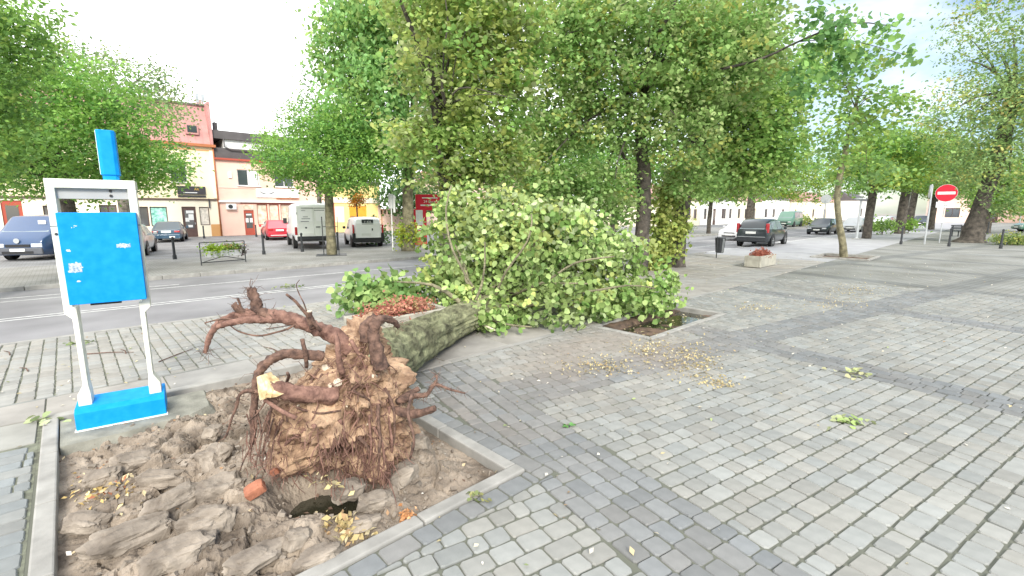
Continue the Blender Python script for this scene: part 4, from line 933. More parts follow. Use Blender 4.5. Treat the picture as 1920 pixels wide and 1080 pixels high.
# ================================================================ BUILDINGS (local x along the street, y into the block, z up)
def pm_(name, c, v=.12): return mat(name, c, .85, v, .45, .15, 60)
K['yellow_wall'] = pm_('yellow_plaster', (.84, .73, .50)); K['cream_wall'] = pm_('cream_plaster', (.84, .76, .60)); K['pink_wall'] = pm_('pink_plaster', (.80, .53, .43))
K['orange_wall'] = pm_('orange_plaster', (.62, .33, .13)); K['white_wall'] = pm_('white_plaster', (.84, .82, .78)); K['bright_yellow'] = pm_('bright_yellow_plaster', (.86, .68, .28))
K['salmon'] = pm_('salmon_plaster', (.78, .56, .47)); K['red_shop'] = pm_('red_shopfront', (.40, .085, .055))
K['mansard'] = mat('red_roof_sheet', (.48, .25, .23), .6, .15, 1.5, .1, 30); K['dark_roof'] = mat('dark_roof_sheet', (.10, .09, .09), .6, .15, 1.5, .1, 30)
K['copper'] = mat('orange_trim', (.42, .15, .06), .6, .15, 4, 0); K['brown'] = mat('brown_frame', (.10, .06, .05), .6, .15, 6, 0); K['frame_w'] = mat('white_frame', (.76, .75, .72), .5, .04, 6, 0)
K['curtain'] = mat('curtain', (.55, .52, .47), .9, .25, 3, 0); K['poster_g'] = mat('poster_green', (.12, .55, .42), .6, .35, 5, 0, col2=(.45, .72, .62)); K['poster_w'] = mat('poster_pale', (.66, .60, .52), .6, .25, 6, 0)
K['poster_y'] = mat('poster_sand', (.62, .50, .36), .6, .25, 3, 0, col2=(.72, .62, .5)); K['orange'] = mat('orange_board', (.80, .36, .04), .6, .12, 3, 0); K['paper_w'] = mat('paper_white', (.72, .72, .70), .8, .08, 6, 0)
K['sign_dark'] = mat('sign_dark', (.05, .045, .05), .5, .15, 3, 0); K['gold'] = mat('gold_letter', (.62, .40, .06), .5, .1, 8, 0); K['letter_w'] = mat('white_letter', (.74, .74, .72), .6, .05, 8, 0)
K['letter_d'] = mat('dark_letter', (.10, .10, .11), .6, .05, 8, 0)
K['glass_shop'] = glass('shop_glass', (.10, .10, .10), .08)
BV = 44.5
def text(body, size, m, parent, loc, rot, align='CENTER', name='lettering', depth=.004):
    c = bpy.data.curves.new(name, 'FONT'); c.body = body; c.size = size; c.align_x = align; c.align_y = 'CENTER'; c.extrude = depth; c.resolution_u = 2
    c.materials.append(m); tmp = bpy.data.objects.new('tmp', c); C.objects.link(tmp); bpy.context.view_layer.update()
    me = bpy.data.meshes.new_from_object(tmp.evaluated_get(bpy.context.evaluated_depsgraph_get())); bpy.data.objects.remove(tmp); bpy.data.curves.remove(c)
    if not me.materials: me.materials.append(m)
    o = bpy.data.objects.new(name, me); C.objects.link(o); o.parent = parent; o.location = loc; o.rotation_euler = rot
    return o
FR = (R(90), 0, 0)                      # lettering upright on a wall that faces -y
def building(name, label, u0, v=BV): return thing(name, label, 'building', ra(u0, v, -.02), ROAD_RZ)
def wall(t, w, d, z0, z1, m, openings=(), name='wall', y=0.0):
    """a front wall with real openings (x0,x1,z0,z1), plus sides, back"""
    b = MB(); xs = sorted({0, w, *[c for o in openings for c in o[:2]]}); zs = sorted({z0, z1, *[c for o in openings for c in o[2:4]]})
    for i in range(len(xs) - 1):
        for j in range(len(zs) - 1):
            xc, zc = (xs[i] + xs[i+1]) / 2, (zs[j] + zs[j+1]) / 2
            if any(o[0] < xc < o[1] and o[2] < zc < o[3] for o in openings): continue
            b.poly([(xs[i], y, zs[j]), (xs[i+1], y, zs[j]), (xs[i+1], y, zs[j+1]), (xs[i], y, zs[j+1])])
    for (x0, x1, a, c) in [o[:4] for o in openings]:
        r = .16
        b.poly([(x0, y, a), (x0, y, c), (x0, y + r, c), (x0, y + r, a)]); b.poly([(x1, y, a), (x1, y + r, a), (x1, y + r, c), (x1, y, c)])
        b.poly([(x0, y, c), (x1, y, c), (x1, y + r, c), (x0, y + r, c)]); b.poly([(x0, y, a), (x0, y + r, a), (x1, y + r, a), (x1, y, a)])
    b.poly([(0, y, z0), (0, y, z1), (0, d, z1), (0, d, z0)]); b.poly([(w, y, z0), (w, d, z0), (w, d, z1), (w, y, z1)]); b.poly([(0, d, z0), (0, d, z1), (w, d, z1), (w, d, z0)])
    return b.build(name, m, t, recalc=False)
def window(t, x0, x1, z0, z1, frame='frame_w', pane='win', cols=2, rows=1, name='window', sill=True, back='curtain'):
    b = MB(); f = .06; y = .12
    b.box(((x0+x1)/2, y, z0 + f/2), (x1-x0, .06, f)); b.box(((x0+x1)/2, y, z1 - f/2), (x1-x0, .06, f))
    b.box((x0 + f/2, y, (z0+z1)/2), (f, .06, z1-z0-2*f)); b.box((x1 - f/2, y, (z0+z1)/2), (f, .06, z1-z0-2*f))
    for i in range(1, cols): b.box((x0 + (x1-x0)*i/cols, y, (z0+z1)/2), (f*.8, .056, z1-z0-2*f))
    o = b.build(name, K[frame], t)
    if sill: boxpart('sill', ((x0+x1)/2, -.05, z0 - .03), (x1-x0+.16, .18, .05), K[frame], o)
    for i in range(cols):
        a, c = x0 + (x1-x0)*i/cols + f*.6, x0 + (x1-x0)*(i+1)/cols - f*.6
        boxpart('pane', ((a+c)/2, y + .015, (z0+z1)/2), (c-a, .012, z1-z0-2*f+.01), K[pane], o)
    if back: boxpart('curtain', ((x0+x1)/2, y + .10, (z0+z1)/2), (x1-x0-.08, .02, z1-z0-.08), K[back], o)
    return o
def door(t, x0, x1, z1, m='brown', glassy=True, name='door'):
    o = boxpart(name, ((x0+x1)/2, .11, z1/2), (x1-x0-.02, .07, z1-.02), K[m], t)
    if glassy: boxpart('pane', ((x0+x1)/2, .07, z1*.58), ((x1-x0)*.62, .02, z1*.6), K['glass_shop'], o)
    boxpart('handle', (x1 - .12, .05, 1.05), (.03, .06, .16), K['galv'], o); return o
# --- yellow building with the red mansard
A = building('yellow_house', 'yellow shop house with red mansard roof and brown downpipe behind parked cars', -13.0)
def ax(u): return u + 13.0
opA = [(ax(6.67), ax(7.6), 0, 2.36), (ax(7.83), ax(8.51), .9, 2.34), (ax(4.69), ax(5.75), .9, 2.34), (ax(3.95), ax(4.6), .9, 2.34), (ax(6.2), ax(7.3), 4.2, 5.6), (ax(2.9), ax(4.0), 4.2, 5.6),
       (ax(-.5), ax(.6), .9, 2.38), (ax(1.84), ax(2.8), .9, 2.45), (ax(-2.9), ax(-1.95), 0, 2.7), (ax(.0), ax(1.1), 4.2, 5.6), (ax(-1.0), ax(-.75), .9, 2.38)]
wall(A, 22.2, 9, 0, 2.86, K['cream_wall'], [o for o in opA if o[3] < 3]); wall(A, 22.2, 9, 2.98, 7.0, K['yellow_wall'], [o for o in opA if o[3] > 3], 'upper_wall')
boxpart('cornice', (11.1, 4.44, 2.92), (22.3, 9.1, .12), K['brown'], A); boxpart('plinth', (ax(8.9), -.012, .48), (.75, .03, .96), K['orange_wall'], A)
boxpart('eave', (11.1, 4.35, 7.1), (22.5, 9.3, .2), K['copper'], A); boxpart('string_course', (11.1, -.02, 6.75), (22.2, .06, .08), K['orange_wall'], A)
boxpart('pilaster', (ax(9.05), -.03, 4.9), (.30, .07, 3.7), K['cream_wall'], A)
b = MB(); y0, y1 = .15, 1.1
b.v += [(0, y0, 7.2), (22.2, y0, 7.2), (22.2, y1, 10.3), (0, y1, 10.3), (0, 9, 7.2), (22.2, 9, 7.2), (22.2, 8, 10.3), (0, 8, 10.3)]
for q in ((0,1,2,3),(1,5,6,2),(5,4,7,6),(4,0,3,7),(3,2,6,7)): b.face(q)
rf = b.build('roof', K['mansard'], A)
for i in range(0, 45): 
    b = MB() if i == 0 else b
    x = i * .5 + .1; b.v += []; s_ = len(b.v); b.v += [(x, y0 - .03, 7.2), (x + .03, y0 - .03, 7.2), (x + .03, y1 - .03, 10.3), (x, y1 - .03, 10.3)]; b.face((s_, s_+1, s_+2, s_+3))
b.build('roof_seam', K['mansard'], A, kind='stuff'); boxpart('roof_edge', (11.1, .98, 10.34), (22.3, .2, .08), K['dark_roof'], rf)
b = MB(); b.box((ax(9.15), .5, 8.75), (.16, 1.3, 3.4)); b.build('gable_edge', K['mansard'], A)
b = MB(); b.box((ax(7.95), .55, 8.3), (.85, .7, .75)); dm = b.build('dormer', K['mansard'], A); boxpart('pane', (ax(7.95), .18, 8.32), (.62, .03, .5), K['win'], dm)
window(A, ax(6.2), ax(7.3), 4.2, 5.6); window(A, ax(2.9), ax(4.0), 4.2, 5.6); window(A, ax(0), ax(1.1), 4.2, 5.6)
window(A, ax(4.69), ax(5.75), .9, 2.34, 'brown', 'poster_g', 1, sill=False, back=None); window(A, ax(3.95), ax(4.6), .9, 2.34, 'brown', 'glass_shop', 1, sill=False, back='poster_w')
window(A, ax(7.83), ax(8.51), .9, 2.34, 'brown', 'poster_w', 1, sill=False, back=None)
window(A, ax(-.5), ax(.6), .9, 2.38, 'brown', 'glass_shop', 2, sill=False, back='poster_w'); window(A, ax(1.84), ax(2.8), .9, 2.45, 'brown', 'glass_shop', 2, sill=False, back='poster_w'); window(A, ax(-1.0), ax(-.75), .9, 2.38, 'brown', 'glass_shop', 1, sill=False, back=None)
dA = door(A, ax(6.67), ax(7.6), 2.36)
for (x, z, w, h) in ((7.2, 1.95, .5, .22), (7.25, 1.55, .34, .45), (6.98, 1.35, .24, .3), (7.15, .85, .3, .18)): boxpart('notice', (ax(x), .055, z), (w, .008, h), K['paper_w'], dA)
door(A, ax(-2.9), ax(-1.95), 2.7, 'red_shop')
sgn = boxpart('shop_sign', (ax(7.45), -.06, 3.62), (1.85, .1, .62), K['sign_dark'], A)
text('AR', .26, K['gold'], sgn, (ax(7.78), -.115, 3.70), FR); boxpart('lettering', (ax(7.35), -.113, 3.44), (.9, .006, .06), K['letter_w'], sgn)
boxpart('shop_sign', (ax(7.45), -.04, 3.16), (1.85, .06, .14), K['sign_dark'], A)
for nm, pts in (('downpipe', [(ax(9.18), -.1, 0), (ax(9.18), -.1, 6.8), (ax(9.18), .0, 7.0)]),):
    b = MB(); b.tube(pts, .055, 8); b.build(nm, K['copper'], A, smooth=True)
b = MB(); b.box((ax(8.55), -.10, 2.62), (.08, .12, .75)); b.build('wall_lamp', K['sign_dark'], A)
b = MB()
for x in (8.75, 9.05): b.tube([(ax(x), 1.6, 10.3), (ax(x), 1.6, 11.3)], .03, 6)
b.box((ax(8.75), 1.5, 10.95), (.22, .12, .7)); b.box((ax(9.15), 1.5, 11.0), (.2, .12, .6)); b.tube([(ax(8.75), 1.6, 11.2), (ax(9.05), 1.6, 11.2)], .025, 5)
b.build('antenna_mast', K['galv'], A)
boxpart('chimney', (ax(9.0), 2.2, 10.55), (.5, .5, .8), K['salmon'], A)
# --- pink building
B_ = building('pink_house', 'pink shop house with dark flat roof and white double windows', 9.22)
def bx(u): return u - 9.22
opB = [(bx(10.75), bx(12.4), 4.1, 5.42), (bx(13.6), bx(15.2), 4.1, 5.42), (bx(10.98), bx(11.75), 0, 2.1), (bx(12.02), bx(12.86), .85, 2.6), (bx(12.98), bx(13.8), .85, 2.6), (bx(13.92), bx(14.9), .85, 2.6), (bx(15.02), bx(16.0), .85, 2.6)]
wall(B_, 9.0, 9, 0, 2.74, K['pink_wall'], [o for o in opB if o[3] < 3]); wall(B_, 9.0, 9, 2.88, 6.1, K['pink_wall'], [o for o in opB if o[3] > 3], 'upper_wall')
boxpart('cornice', (4.5, 4.38, 2.81), (9.04, 9.2, .14), K['frame_w'], B_); boxpart('band', (bx(13.6), -.015, 2.68), (5.6, .04, .1), K['red_shop'], B_); boxpart('string_course', (4.5, -.02, 3.93), (9.0, .05, .08), K['salmon'], B_)
boxpart('eave', (4.5, 4.4, 6.17), (9.1, 9.3, .14), K['red_shop'], B_); boxpart('roof_band', (4.5, 4.5, 6.65), (9, 8.8, .82), K['dark_roof'], B_)
boxpart('roof_parapet', (4.9, 4.7, 7.42), (8.2, 8.6, .72), K['frame_w'], B_); boxpart('roof', (4.6, 4.6, 8.1), (9.1, 8.9, .64), K['dark_roof'], B_)
b = MB(); b.tube([(bx(10.0), -.06, 7.75), (bx(10.0), -.06, 7.15), (bx(10.45), -.06, 6.95), (bx(13), -.06, 6.95)], .05, 6); b.build('gutter', K['dark_roof'], B_)
boxpart('chimney', (bx(9.7), 1.0, 8.75), (.3, .3, .7), K['dark_roof'], B_); b = MB(); b.tube([(bx(9.7), 1, 9.1), (bx(9.7), 1, 9.6)], .04, 6); b.build('flue', K['frame_w'], B_)
window(B_, bx(10.75), bx(12.4), 4.1, 5.42, 'frame_w', 'win', 2); window(B_, bx(13.6), bx(15.2), 4.1, 5.42, 'frame_w', 'win', 2)
boxpart('shutter_box', (bx(11.9), .10, 4.78), (.75, .05, 1.2), K['frame_w'], B_)
for a, c_ in ((12.02, 12.86), (12.98, 13.8), (13.92, 14.9), (15.02, 16.0)): window(B_, bx(a), bx(c_), .85, 2.6, 'red_shop', 'poster_y', 1, sill=False, back=None)
dB = door(B_, bx(10.98), bx(11.75), 2.1, 'red_shop')
for (x, z, w, h) in ((11.2, 1.25, .22, .36), (11.52, 1.25, .22, .36), (11.36, 1.72, .4, .12)): boxpart('notice', (bx(x), .055, z), (w, .008, h), K['paper_w'], dB)
boxpart('transom', (bx(11.36), -.01, 2.36), (.75, .03, .36), K['poster_y'], B_)
boxpart('wall_box', (bx(10.2), -.06, 4.95), (.22, .12, .5), K['frame_w'], B_)
ac = boxpart('air_conditioner', (bx(10.05), -.17, 2.38), (.72, .3, .46), K['frame_w'], B_, bevel=.02); b = MB(); b.lathe([(.17, -.332), (.17, -.318)], 18, (bx(9.98), 0, 2.38), 'y'); b.build('fan_grille', K['iron'], ac)
sb = boxpart('shop_sign', (bx(13.8), -.05, 3.54), (3.5, .08, .72), K['paper_w'], B_)
b = MB(); b.tube([(bx(12.3), -.1, 3.66), (bx(12.6), -.1, 3.52), (bx(12.85), -.1, 3.46)], [.02, .035, .012], 5); b.tube([(bx(13.5), -.1, 3.66), (bx(13.25), -.1, 3.54), (bx(12.95), -.1, 3.46)], [.02, .035, .012], 5); b.build('emblem', K['letter_d'], sb)
b = MB(); b.tube([(bx(13.6), -.1, 3.1), (bx(15.5), -.1, 3.1)], .04, 5); b.build('railing', K['copper'], B_)
# --- bright yellow building behind the vans
Y_ = building('yellow_shop', 'bright yellow shop with orange double door behind the white vans', 18.4)
def yx(u): return u - 18.4
opY = [(yx(20.2), yx(22.0), 0, 2.5)]
wall(Y_, 5.1, 8, 0, 4.6, K['bright_yellow'], opY); boxpart('roof', (2.55, 4, 4.75), (5.3, 8.4, .3), K['dark_roof'], Y_)
for a, c_ in ((20.2, 21.08), (21.1, 22.0)): door(Y_, yx(a), yx(c_), 2.5, 'orange', False)
boxpart('fascia', (2.5, -.04, 3.05), (5.0, .1, .5), K['cream_wall'], Y_); boxpart('pilaster', (.15, -.04, 1.4), (.3, .09, 2.8), K['red_shop'], Y_); boxpart('pilaster', (4.95, -.04, 1.4), (.28, .09, 2.8), K['salmon'], Y_)
boxpart('shop_window', (yx(19.2), -.02, 1.7), (.9, .04, 1.5), K['cream_wall'], Y_)
# --- pink yard wall with a dark panel
W_ = building('yard_wall', 'pale pink yard wall with dark openwork band behind the signpost', 23.7); W_['category'] = 'wall'
boxpart('wall', (3.6, .2, .85), (7.2, .4, 1.7), K['salmon'], W_); boxpart('coping', (3.6, .2, 2.2), (7.2, .46, .14), K['salmon'], W_)
for i in range(18): boxpart('baluster', (.2 + i * .4, .2, 1.92), (.16, .2, .44), K['salmon'], W_)
boxpart('back_panel', (3.6, .42, 1.92), (7.2, .04, .44), K['iron'], W_)
# --- the row far down the street
def house(label, u, v, w, h, m, roof, ops, rz=ROAD_RZ, d=9):
    t = thing('street_house', label, 'building', ra(u, v, -.05), rz, 'low houses along the far end of the street')
    wall(t, w, d, 0, h, K[m], ops); rh = 2.2
    b = MB(); b.v += [(-.2, -.3, h), (w + .2, -.3, h), (w + .2, d/2, h + rh), (-.2, d/2, h + rh), (-.2, d + .3, h), (w + .2, d + .3, h)]
    for q in ((0,1,2,3),(3,2,5,4),(0,3,4),(1,5,2),(0,4,5,1)): b.face(q)
    b.build('roof', K[roof], t)
    for (x0, x1, z0, z1) in ops:
        if z0 < .1: door(t, x0, x1, z1, 'brown', True)
        else: window(t, x0, x1, z0, z1, 'frame_w' if z0 > 1 else 'brown', 'win', 2 if x1 - x0 > 1 else 1, sill=False)
    return t
H1 = 31
house('cream house with brown shop door seen under the round tree', 55, H1, 11, 3.6, 'cream_wall', 'mansard', [(1, 2.4, .6, 2.5), (4.2, 5.6, 0, 2.4), (7.2, 8.4, .9, 2.3), (9.2, 10.2, .9, 2.3)])
house('peach house with narrow dark windows next to the cream house', 66.2, H1, 12, 3.8, 'white_wall', 'dark_roof', [(1.2, 2.1, .9, 2.4), (4.2, 5.2, 0, 2.4), (7.2, 8.8, .9, 2.4), (10, 11, .9, 2.4)])
house('orange-edged house beyond the peach house', 78.4, H1, 11, 3.8, 'cream_wall', 'mansard', [(1.2, 2.2, .9, 2.4), (4, 5.4, .9, 2.4), (7.6, 8.8, 0, 2.5)])
house('white plain house behind the suv roof', 89.6, H1, 15, 4.2, 'white_wall', 'dark_roof', [(2, 3.4, .9, 2.4), (6, 7.4, .9, 2.4), (11, 12.4, .9, 2.4)])
house('pale yellow long wall house above the oncoming dark car', 105, H1 - 3, 22, 4.0, 'cream_wall', 'mansard', [(4, 5.4, .9, 2.4), (12, 14, .6, 2.4)])
house('grey-white house closing the street between trunks', 128, 24, 14, 4.4, 'white_wall', 'dark_roof', [(2, 4, .9, 2.6), (7, 9, .9, 2.6)])
house('salmon house with orange panels far behind the lamp post', 118, 11, 14, 4.6, 'salmon', 'mansard', [(2, 4, .9, 2.6), (7, 9, 0, 2.6)], ROAD_RZ - R(80))
house('bright yellow house far behind the stout trunk', 114, -3.4, 7, 4.6, 'bright_yellow', 'dark_roof', [(1, 3, .9, 2.6)], ROAD_RZ - R(80))
house('white house with red eaves far right of the stout trunk', 112, -10.6, 14, 4.6, 'white_wall', 'mansard', [(2, 4, .9, 2.6), (7, 9, 0, 2.6)], ROAD_RZ - R(80))
house('long cream house at the far right edge behind the old tree', 100, -26, 30, 4.6, 'cream_wall', 'mansard', [(2, 4, .9, 2.6), (7, 9, 0, 2.6), (14, 16, .9, 2.6), (22, 24, .9, 2.6)], ROAD_RZ - R(80))
house('grey house far right with open shop front behind the flower bed', 84, -52, 28, 4.6, 'white_wall', 'dark_roof', [(2, 4, .9, 2.6), (7, 9, 0, 2.6), (14, 16, .9, 2.6), (22, 24, .9, 2.6)], ROAD_RZ - R(80))
house('shaded shop row behind the near lime trees', 33, 44, 20, 6, 'salmon', 'mansard', [(2, 4, .9, 2.6), (7, 9, 0, 2.6), (14, 16, .9, 2.6)])
# ================================================================ VEHICLES (local +x forward, origin on the ground at the middle)
def paint(name, c): return mat(name, c, .32, .04, 2, 0, spec=.5, coat=.6)
K['p_blue'] = paint('car_blue', (.032, .07, .16)); K['bumper_grey'] = mat('grey_bumper', (.10, .105, .12), .6, .1, 6, 0); K['p_teal'] = paint('car_teal', (.035, .085, .14)); K['p_silver'] = paint('car_silver', (.45, .46, .46)); K['p_red'] = paint('car_red', (.44, .015, .035))
K['p_white'] = paint('van_white', (.92, .92, .90)); K['p_dark'] = paint('car_dark', (.016, .024, .028)); K['p_pearl'] = paint('car_pearl', (.60, .60, .62)); K['p_green'] = paint('car_green', (.10, .22, .16))
def car(label, st, W, pos, heading, body, cat='car', wb=(-1.3, 1.3), wr=.31, rim='rim', rear='hatch', grille=True, lower=None, vanglass=False, front_x=None, group='parked and passing cars', z=0.0, name='car', wtop=.78):
    """st: stations (x, zlow, zbelt, ztop) from tail to nose; ztop well above zbelt is the cabin"""
    t = thing(name, label, cat, (pos[0], pos[1], z), math.atan2(heading[1], heading[0]), group)
    hw = W / 2; rings = []
    x0, x1 = st[0][0], st[-1][0]
    for (x, zl, zb, zt) in st:
        e = max(0, 1 - min(x - x0, x1 - x) / .55); k = 1 - .13 * e * e          # plan rounding at nose and tail
        cab = zt - zb > .12
        wt = hw * (wtop if cab else .90) * k; r = []
        r += [(0, zl), (hw * .86 * k, zl), (hw * .97 * k, zl + .12), (hw * k, zl + (zb - zl) * .55), (hw * .965 * k, zb)]
        r += [(wt, zt - (.10 if cab else .012)), (wt * .86, zt - (.02 if cab else .002)), (0, zt)]
        rings.append([(x, y, zz) for y, zz in r])
    n = len(rings[0]); b = MB(); full = 2 * n - 2
    for r in rings: b.v += r + [(x, -y, zz) for x, y, zz in reversed(r[1:-1])]
    for i in range(len(rings) - 1):
        for k in range(full): k2 = (k + 1) % full; b.face((i*full + k, i*full + k2, (i+1)*full + k2, (i+1)*full + k))
    b.face(range(full)); b.face(reversed(range((len(rings)-1)*full, len(rings)*full)))
    bo = b.build('body', K[body], t, smooth=False, bevel=.025)
    bo.data.polygons.foreach_set('use_smooth', [True] * len(bo.data.polygons))
    mod = bo.modifiers.new('wn', 'WEIGHTED_NORMAL') if False else None
    def quad(name, P, m, inset=.10, off=.012):
        P = [Vector(p) for p in P]; c = sum(P, Vector()) / 4; nn = (P[1]-P[0]).cross(P[3]-P[0]).normalized()
        if nn.dot(c - Vector((0, 0, .7))) < 0: nn = -nn
        Q = [p + (c - p).normalized() * min(inset, (c - p).length * .35) + nn * off for p in P]; bb = MB(); bb.poly(Q); bb.poly([q - nn * .008 for q in Q])
        for i in range(4): j = (i+1) % 4; a_ = len(bb.v); bb.poly([Q[i], Q[j], Q[j] - nn*.008, Q[i] - nn*.008])
        return bb.build(name, K[m], t)
    ci = [i for i, s in enumerate(st) if s[3] - s[2] > .12]
    f, l = ci[0], ci[-1]
    if l + 1 < len(st):                                   # windscreen
        A_, B2 = rings[l], rings[l+1]; quad('windscreen', [(A_[5][0], A_[5][1], A_[5][2]), (A_[5][0], -A_[5][1], A_[5][2]), (B2[5][0], -B2[5][1], B2[5][2]), (B2[5][0], B2[5][1], B2[5][2])], 'car_glass', .07)
    if f > 0 and not vanglass:                                             # rear window
        A_, B2 = rings[f], rings[f-1]; quad('rear_window', [(A_[5][0], A_[5][1], A_[5][2]), (A_[5][0], -A_[5][1], A_[5][2]), (B2[5][0], -B2[5][1], B2[5][2]), (B2[5][0], B2[5][1], B2[5][2])], 'car_glass', .08)
    for i in range(f, l):
        if vanglass and i < l - 1: continue
        for s in (1, -1): quad('side_window', [(rings[i][4][0], s*rings[i][4][1], rings[i][4][2]), (rings[i+1][4][0], s*rings[i+1][4][1], rings[i+1][4][2]), (rings[i+1][5][0], s*rings[i+1][5][1], rings[i+1][5][2]), (rings[i][5][0], s*rings[i][5][1], rings[i][5][2])], 'car_glass', .05)
    for wx in wb:
        for s in (1, -1):
            y = s * (hw - .10); w_ = MB(); w_.lathe([(wr*.6, -.10), (wr*.93, -.10), (wr, -.06), (wr, .06), (wr*.93, .10), (wr*.6, .10)], 20, (0, 0, 0), 'y')
            wo = w_.build('wheel', K['tyre'], t, smooth=False); wo.location = (wx, y, wr)
            r_ = MB(); r_.lathe([(wr*.62, s*.085), (wr*.60, s*.104), (wr*.2, s*.095), (wr*.05, s*.112)], 16, (0, 0, 0), 'y'); r_.build('rim', K[rim], wo)
            if rim == 'rim':
                sp = MB()
                for q in range(5): a_ = q*2*math.pi/5 + .3; sp.box((math.cos(a_)*wr*.36, s*.108, math.sin(a_)*wr*.36), (wr*.4, .012, .035), rot=Matrix.Rotation(-a_, 3, 'Y'))
                sp.build('spoke', K['galv'], wo)
            a2 = MB(); a2.lathe([(wr*1.16, -.002), (wr*1.16, .004)], 22, (wx, s * (hw + .002), wr + .02), 'y'); a2.build('wheel_arch', K['black'], t)
    zl = st[0][1]; zb0, zbN = st[0][2], st[-1][2]; kx = .87
    # nose
    boxpart('front_bumper', (x1 + .01, 0, zl + .15), (.10, W*.86, .26), K[lower or body], t, bevel=.03)
    for s in (1, -1): boxpart('headlight', (x1 - .03, s*hw*.66, zbN - .10), (.12, hw*.38, .15), K['lamp_clear'], t, bevel=.02)
    if grille: boxpart('grille', (x1 + .012, 0, zbN - .11), (.04, hw*.85, .11), K['black'], t); boxpart('air_intake', (x1 + .05, 0, zl + .10), (.03, hw*1.1, .10), K['black'], t)
    boxpart('number_plate', (x1 + .068, 0, zl + .2), (.012, .5, .11), K['plate'], t)
    # tail
    boxpart('rear_bumper', (x0 - .02, 0, zl + .15), (.12, W*.88, .26), K[lower or body], t, bevel=.03)
    return t, rings, (x0, x1, hw, zl, zb0)
def mirrors(t, x, hw, z, m='black', s_=(.10, .16, .15)):
    for s in (1, -1): boxpart('mirror', (x, s*(hw + .09), z), s_, K[m], t, bevel=.02)
def tails(t, x0, hw, z, h=.16, w=.24, m='lamp_red', k=.68):
    for s in (1, -1): boxpart('tail_light', (x0 + .01, s*hw*k, z), (.08, w, h), K[m], t, bevel=.02)
D1 = (-.5, .866)
HATCH = lambda L_, zt, zb=.88: [(-L_/2, .24, zb, zb + .03), (-L_*.44, .22, zb, zt - .16), (-L_*.33, .2, zb, zt), (-L_*.10, .2, zb - .01, zt + .01), (L_*.10, .2, zb - .02, zt - .04), (L_*.27, .2, zb - .05, zb - .02), (L_*.42, .2, zb - .13, zb - .10), (L_/2, .24, zb - .24, zb - .22)]
SEDAN = lambda L_, zt, zb=.88: [(-L_/2, .24, zb - .05, zb - .02), (-L_*.40, .22, zb, zb + .03), (-L_*.25, .2, zb, zt - .06), (-L_*.10, .2, zb, zt), (L_*.08, .2, zb - .02, zt - .03), (L_*.24, .2, zb - .05, zb - .02), (L_*.42, .2, zb - .13, zb - .10), (L_/2, .24, zb - .24, zb - .22)]
def place(rear_left, W, L_, hd):        # the middle of a car from its rear left corner
    f = Vector(hd).normalized(); rt = Vector((f.y, -f.x)); return Vector(rear_left) + f * L_ / 2 + rt * W / 2
# blue van facing the camera on the left edge
hd = Vector((.24, -.97)).normalized(); fc = Vector((-19.98, 19.0))
VAN = lambda L_, H, zb=1.12: [(-L_/2, .26, zb, H - .08), (-L_/2 + .15, .24, zb, H), (-.6, .22, zb, H + .01), (L_*.10, .22, zb, H), (L_*.27, .22, zb, H - .05), (L_*.40, .22, zb - .02, zb + .04), (L_*.48, .24, zb - .22, zb - .18), (L_/2, .26, zb - .38, zb - .34)]
t, rg, d = car('blue panel van facing out with grey bumper at the left edge', VAN(4.9, 1.86), 1.92, fc - hd * 2.45, hd, 'p_blue', 'van', (-1.55, 1.45), .33, 'steel_rim', lower='bumper_grey', name='parked_van', wtop=.86, z=-.02)
mirrors(t, 1.2, .96, 1.15); tails(t, d[0], d[2], .95, .4, .12, k=.86)
b = MB(); b.lathe([(.10, 0), (.10, .02)], 16, (d[1] + .03, 0, .83), 'x'); b.build('badge', K['galv'], t); boxpart('windscreen_card', (1.64, .45, 1.56), (.02, .26, .16), K['paper_w'], t, 0)
# silver car half hidden by the phone stand
t, rg, d = car('silver hatchback half hidden behind the phone stand', HATCH(4.0, 1.42), 1.68, (-18.2, 22.4), D1, 'p_silver', wb=(-1.25, 1.25), z=-.02); mirrors(t, .75, .84, .95, 'p_silver'); tails(t, d[0], d[2], .85); boxpart('number_plate', (d[0] - .085, 0, .5), (.012, .5, .11), K['plate'], t)
# teal car by the yellow house
t, rg, d = car('dark teal coupe parked nose-in by the yellow house', SEDAN(4.3, 1.34, .84), 1.70, place((-23.15, 30.17), 1.7, 4.3, D1), D1, 'p_teal', wb=(-1.3, 1.3), z=-.02); mirrors(t, .75, .85, .92, 'p_teal')
tails(t, d[0], d[2], .70, .11, .3); boxpart('number_plate', (d[0] - .02, 0, .70), (.05, .52, .13), K['plate'], t); boxpart('bumper_sticker', (d[0] - .088, -.3, .36), (.01, .3, .09), K['plate'], t)
# red car
t, rg, d = car('red saloon parked by the pink house left of the tall white van', SEDAN(4.2, 1.40, .86), 1.68, place((-16.9, 32.5), 1.68, 4.2, (-.55, .835)), (-.55, .835), 'p_red', wb=(-1.25, 1.25), z=-.02); mirrors(t, .75, .84, .95, 'p_red')
tails(t, d[0], d[2], .74, .16, .3); boxpart('number_plate', (d[0] - .03, 0, .70), (.05, .5, .11), K['plate'], t); boxpart('trim_strip', (d[0] - .085, 0, .36), (.01, 1.2, .04), K['plate'], t)
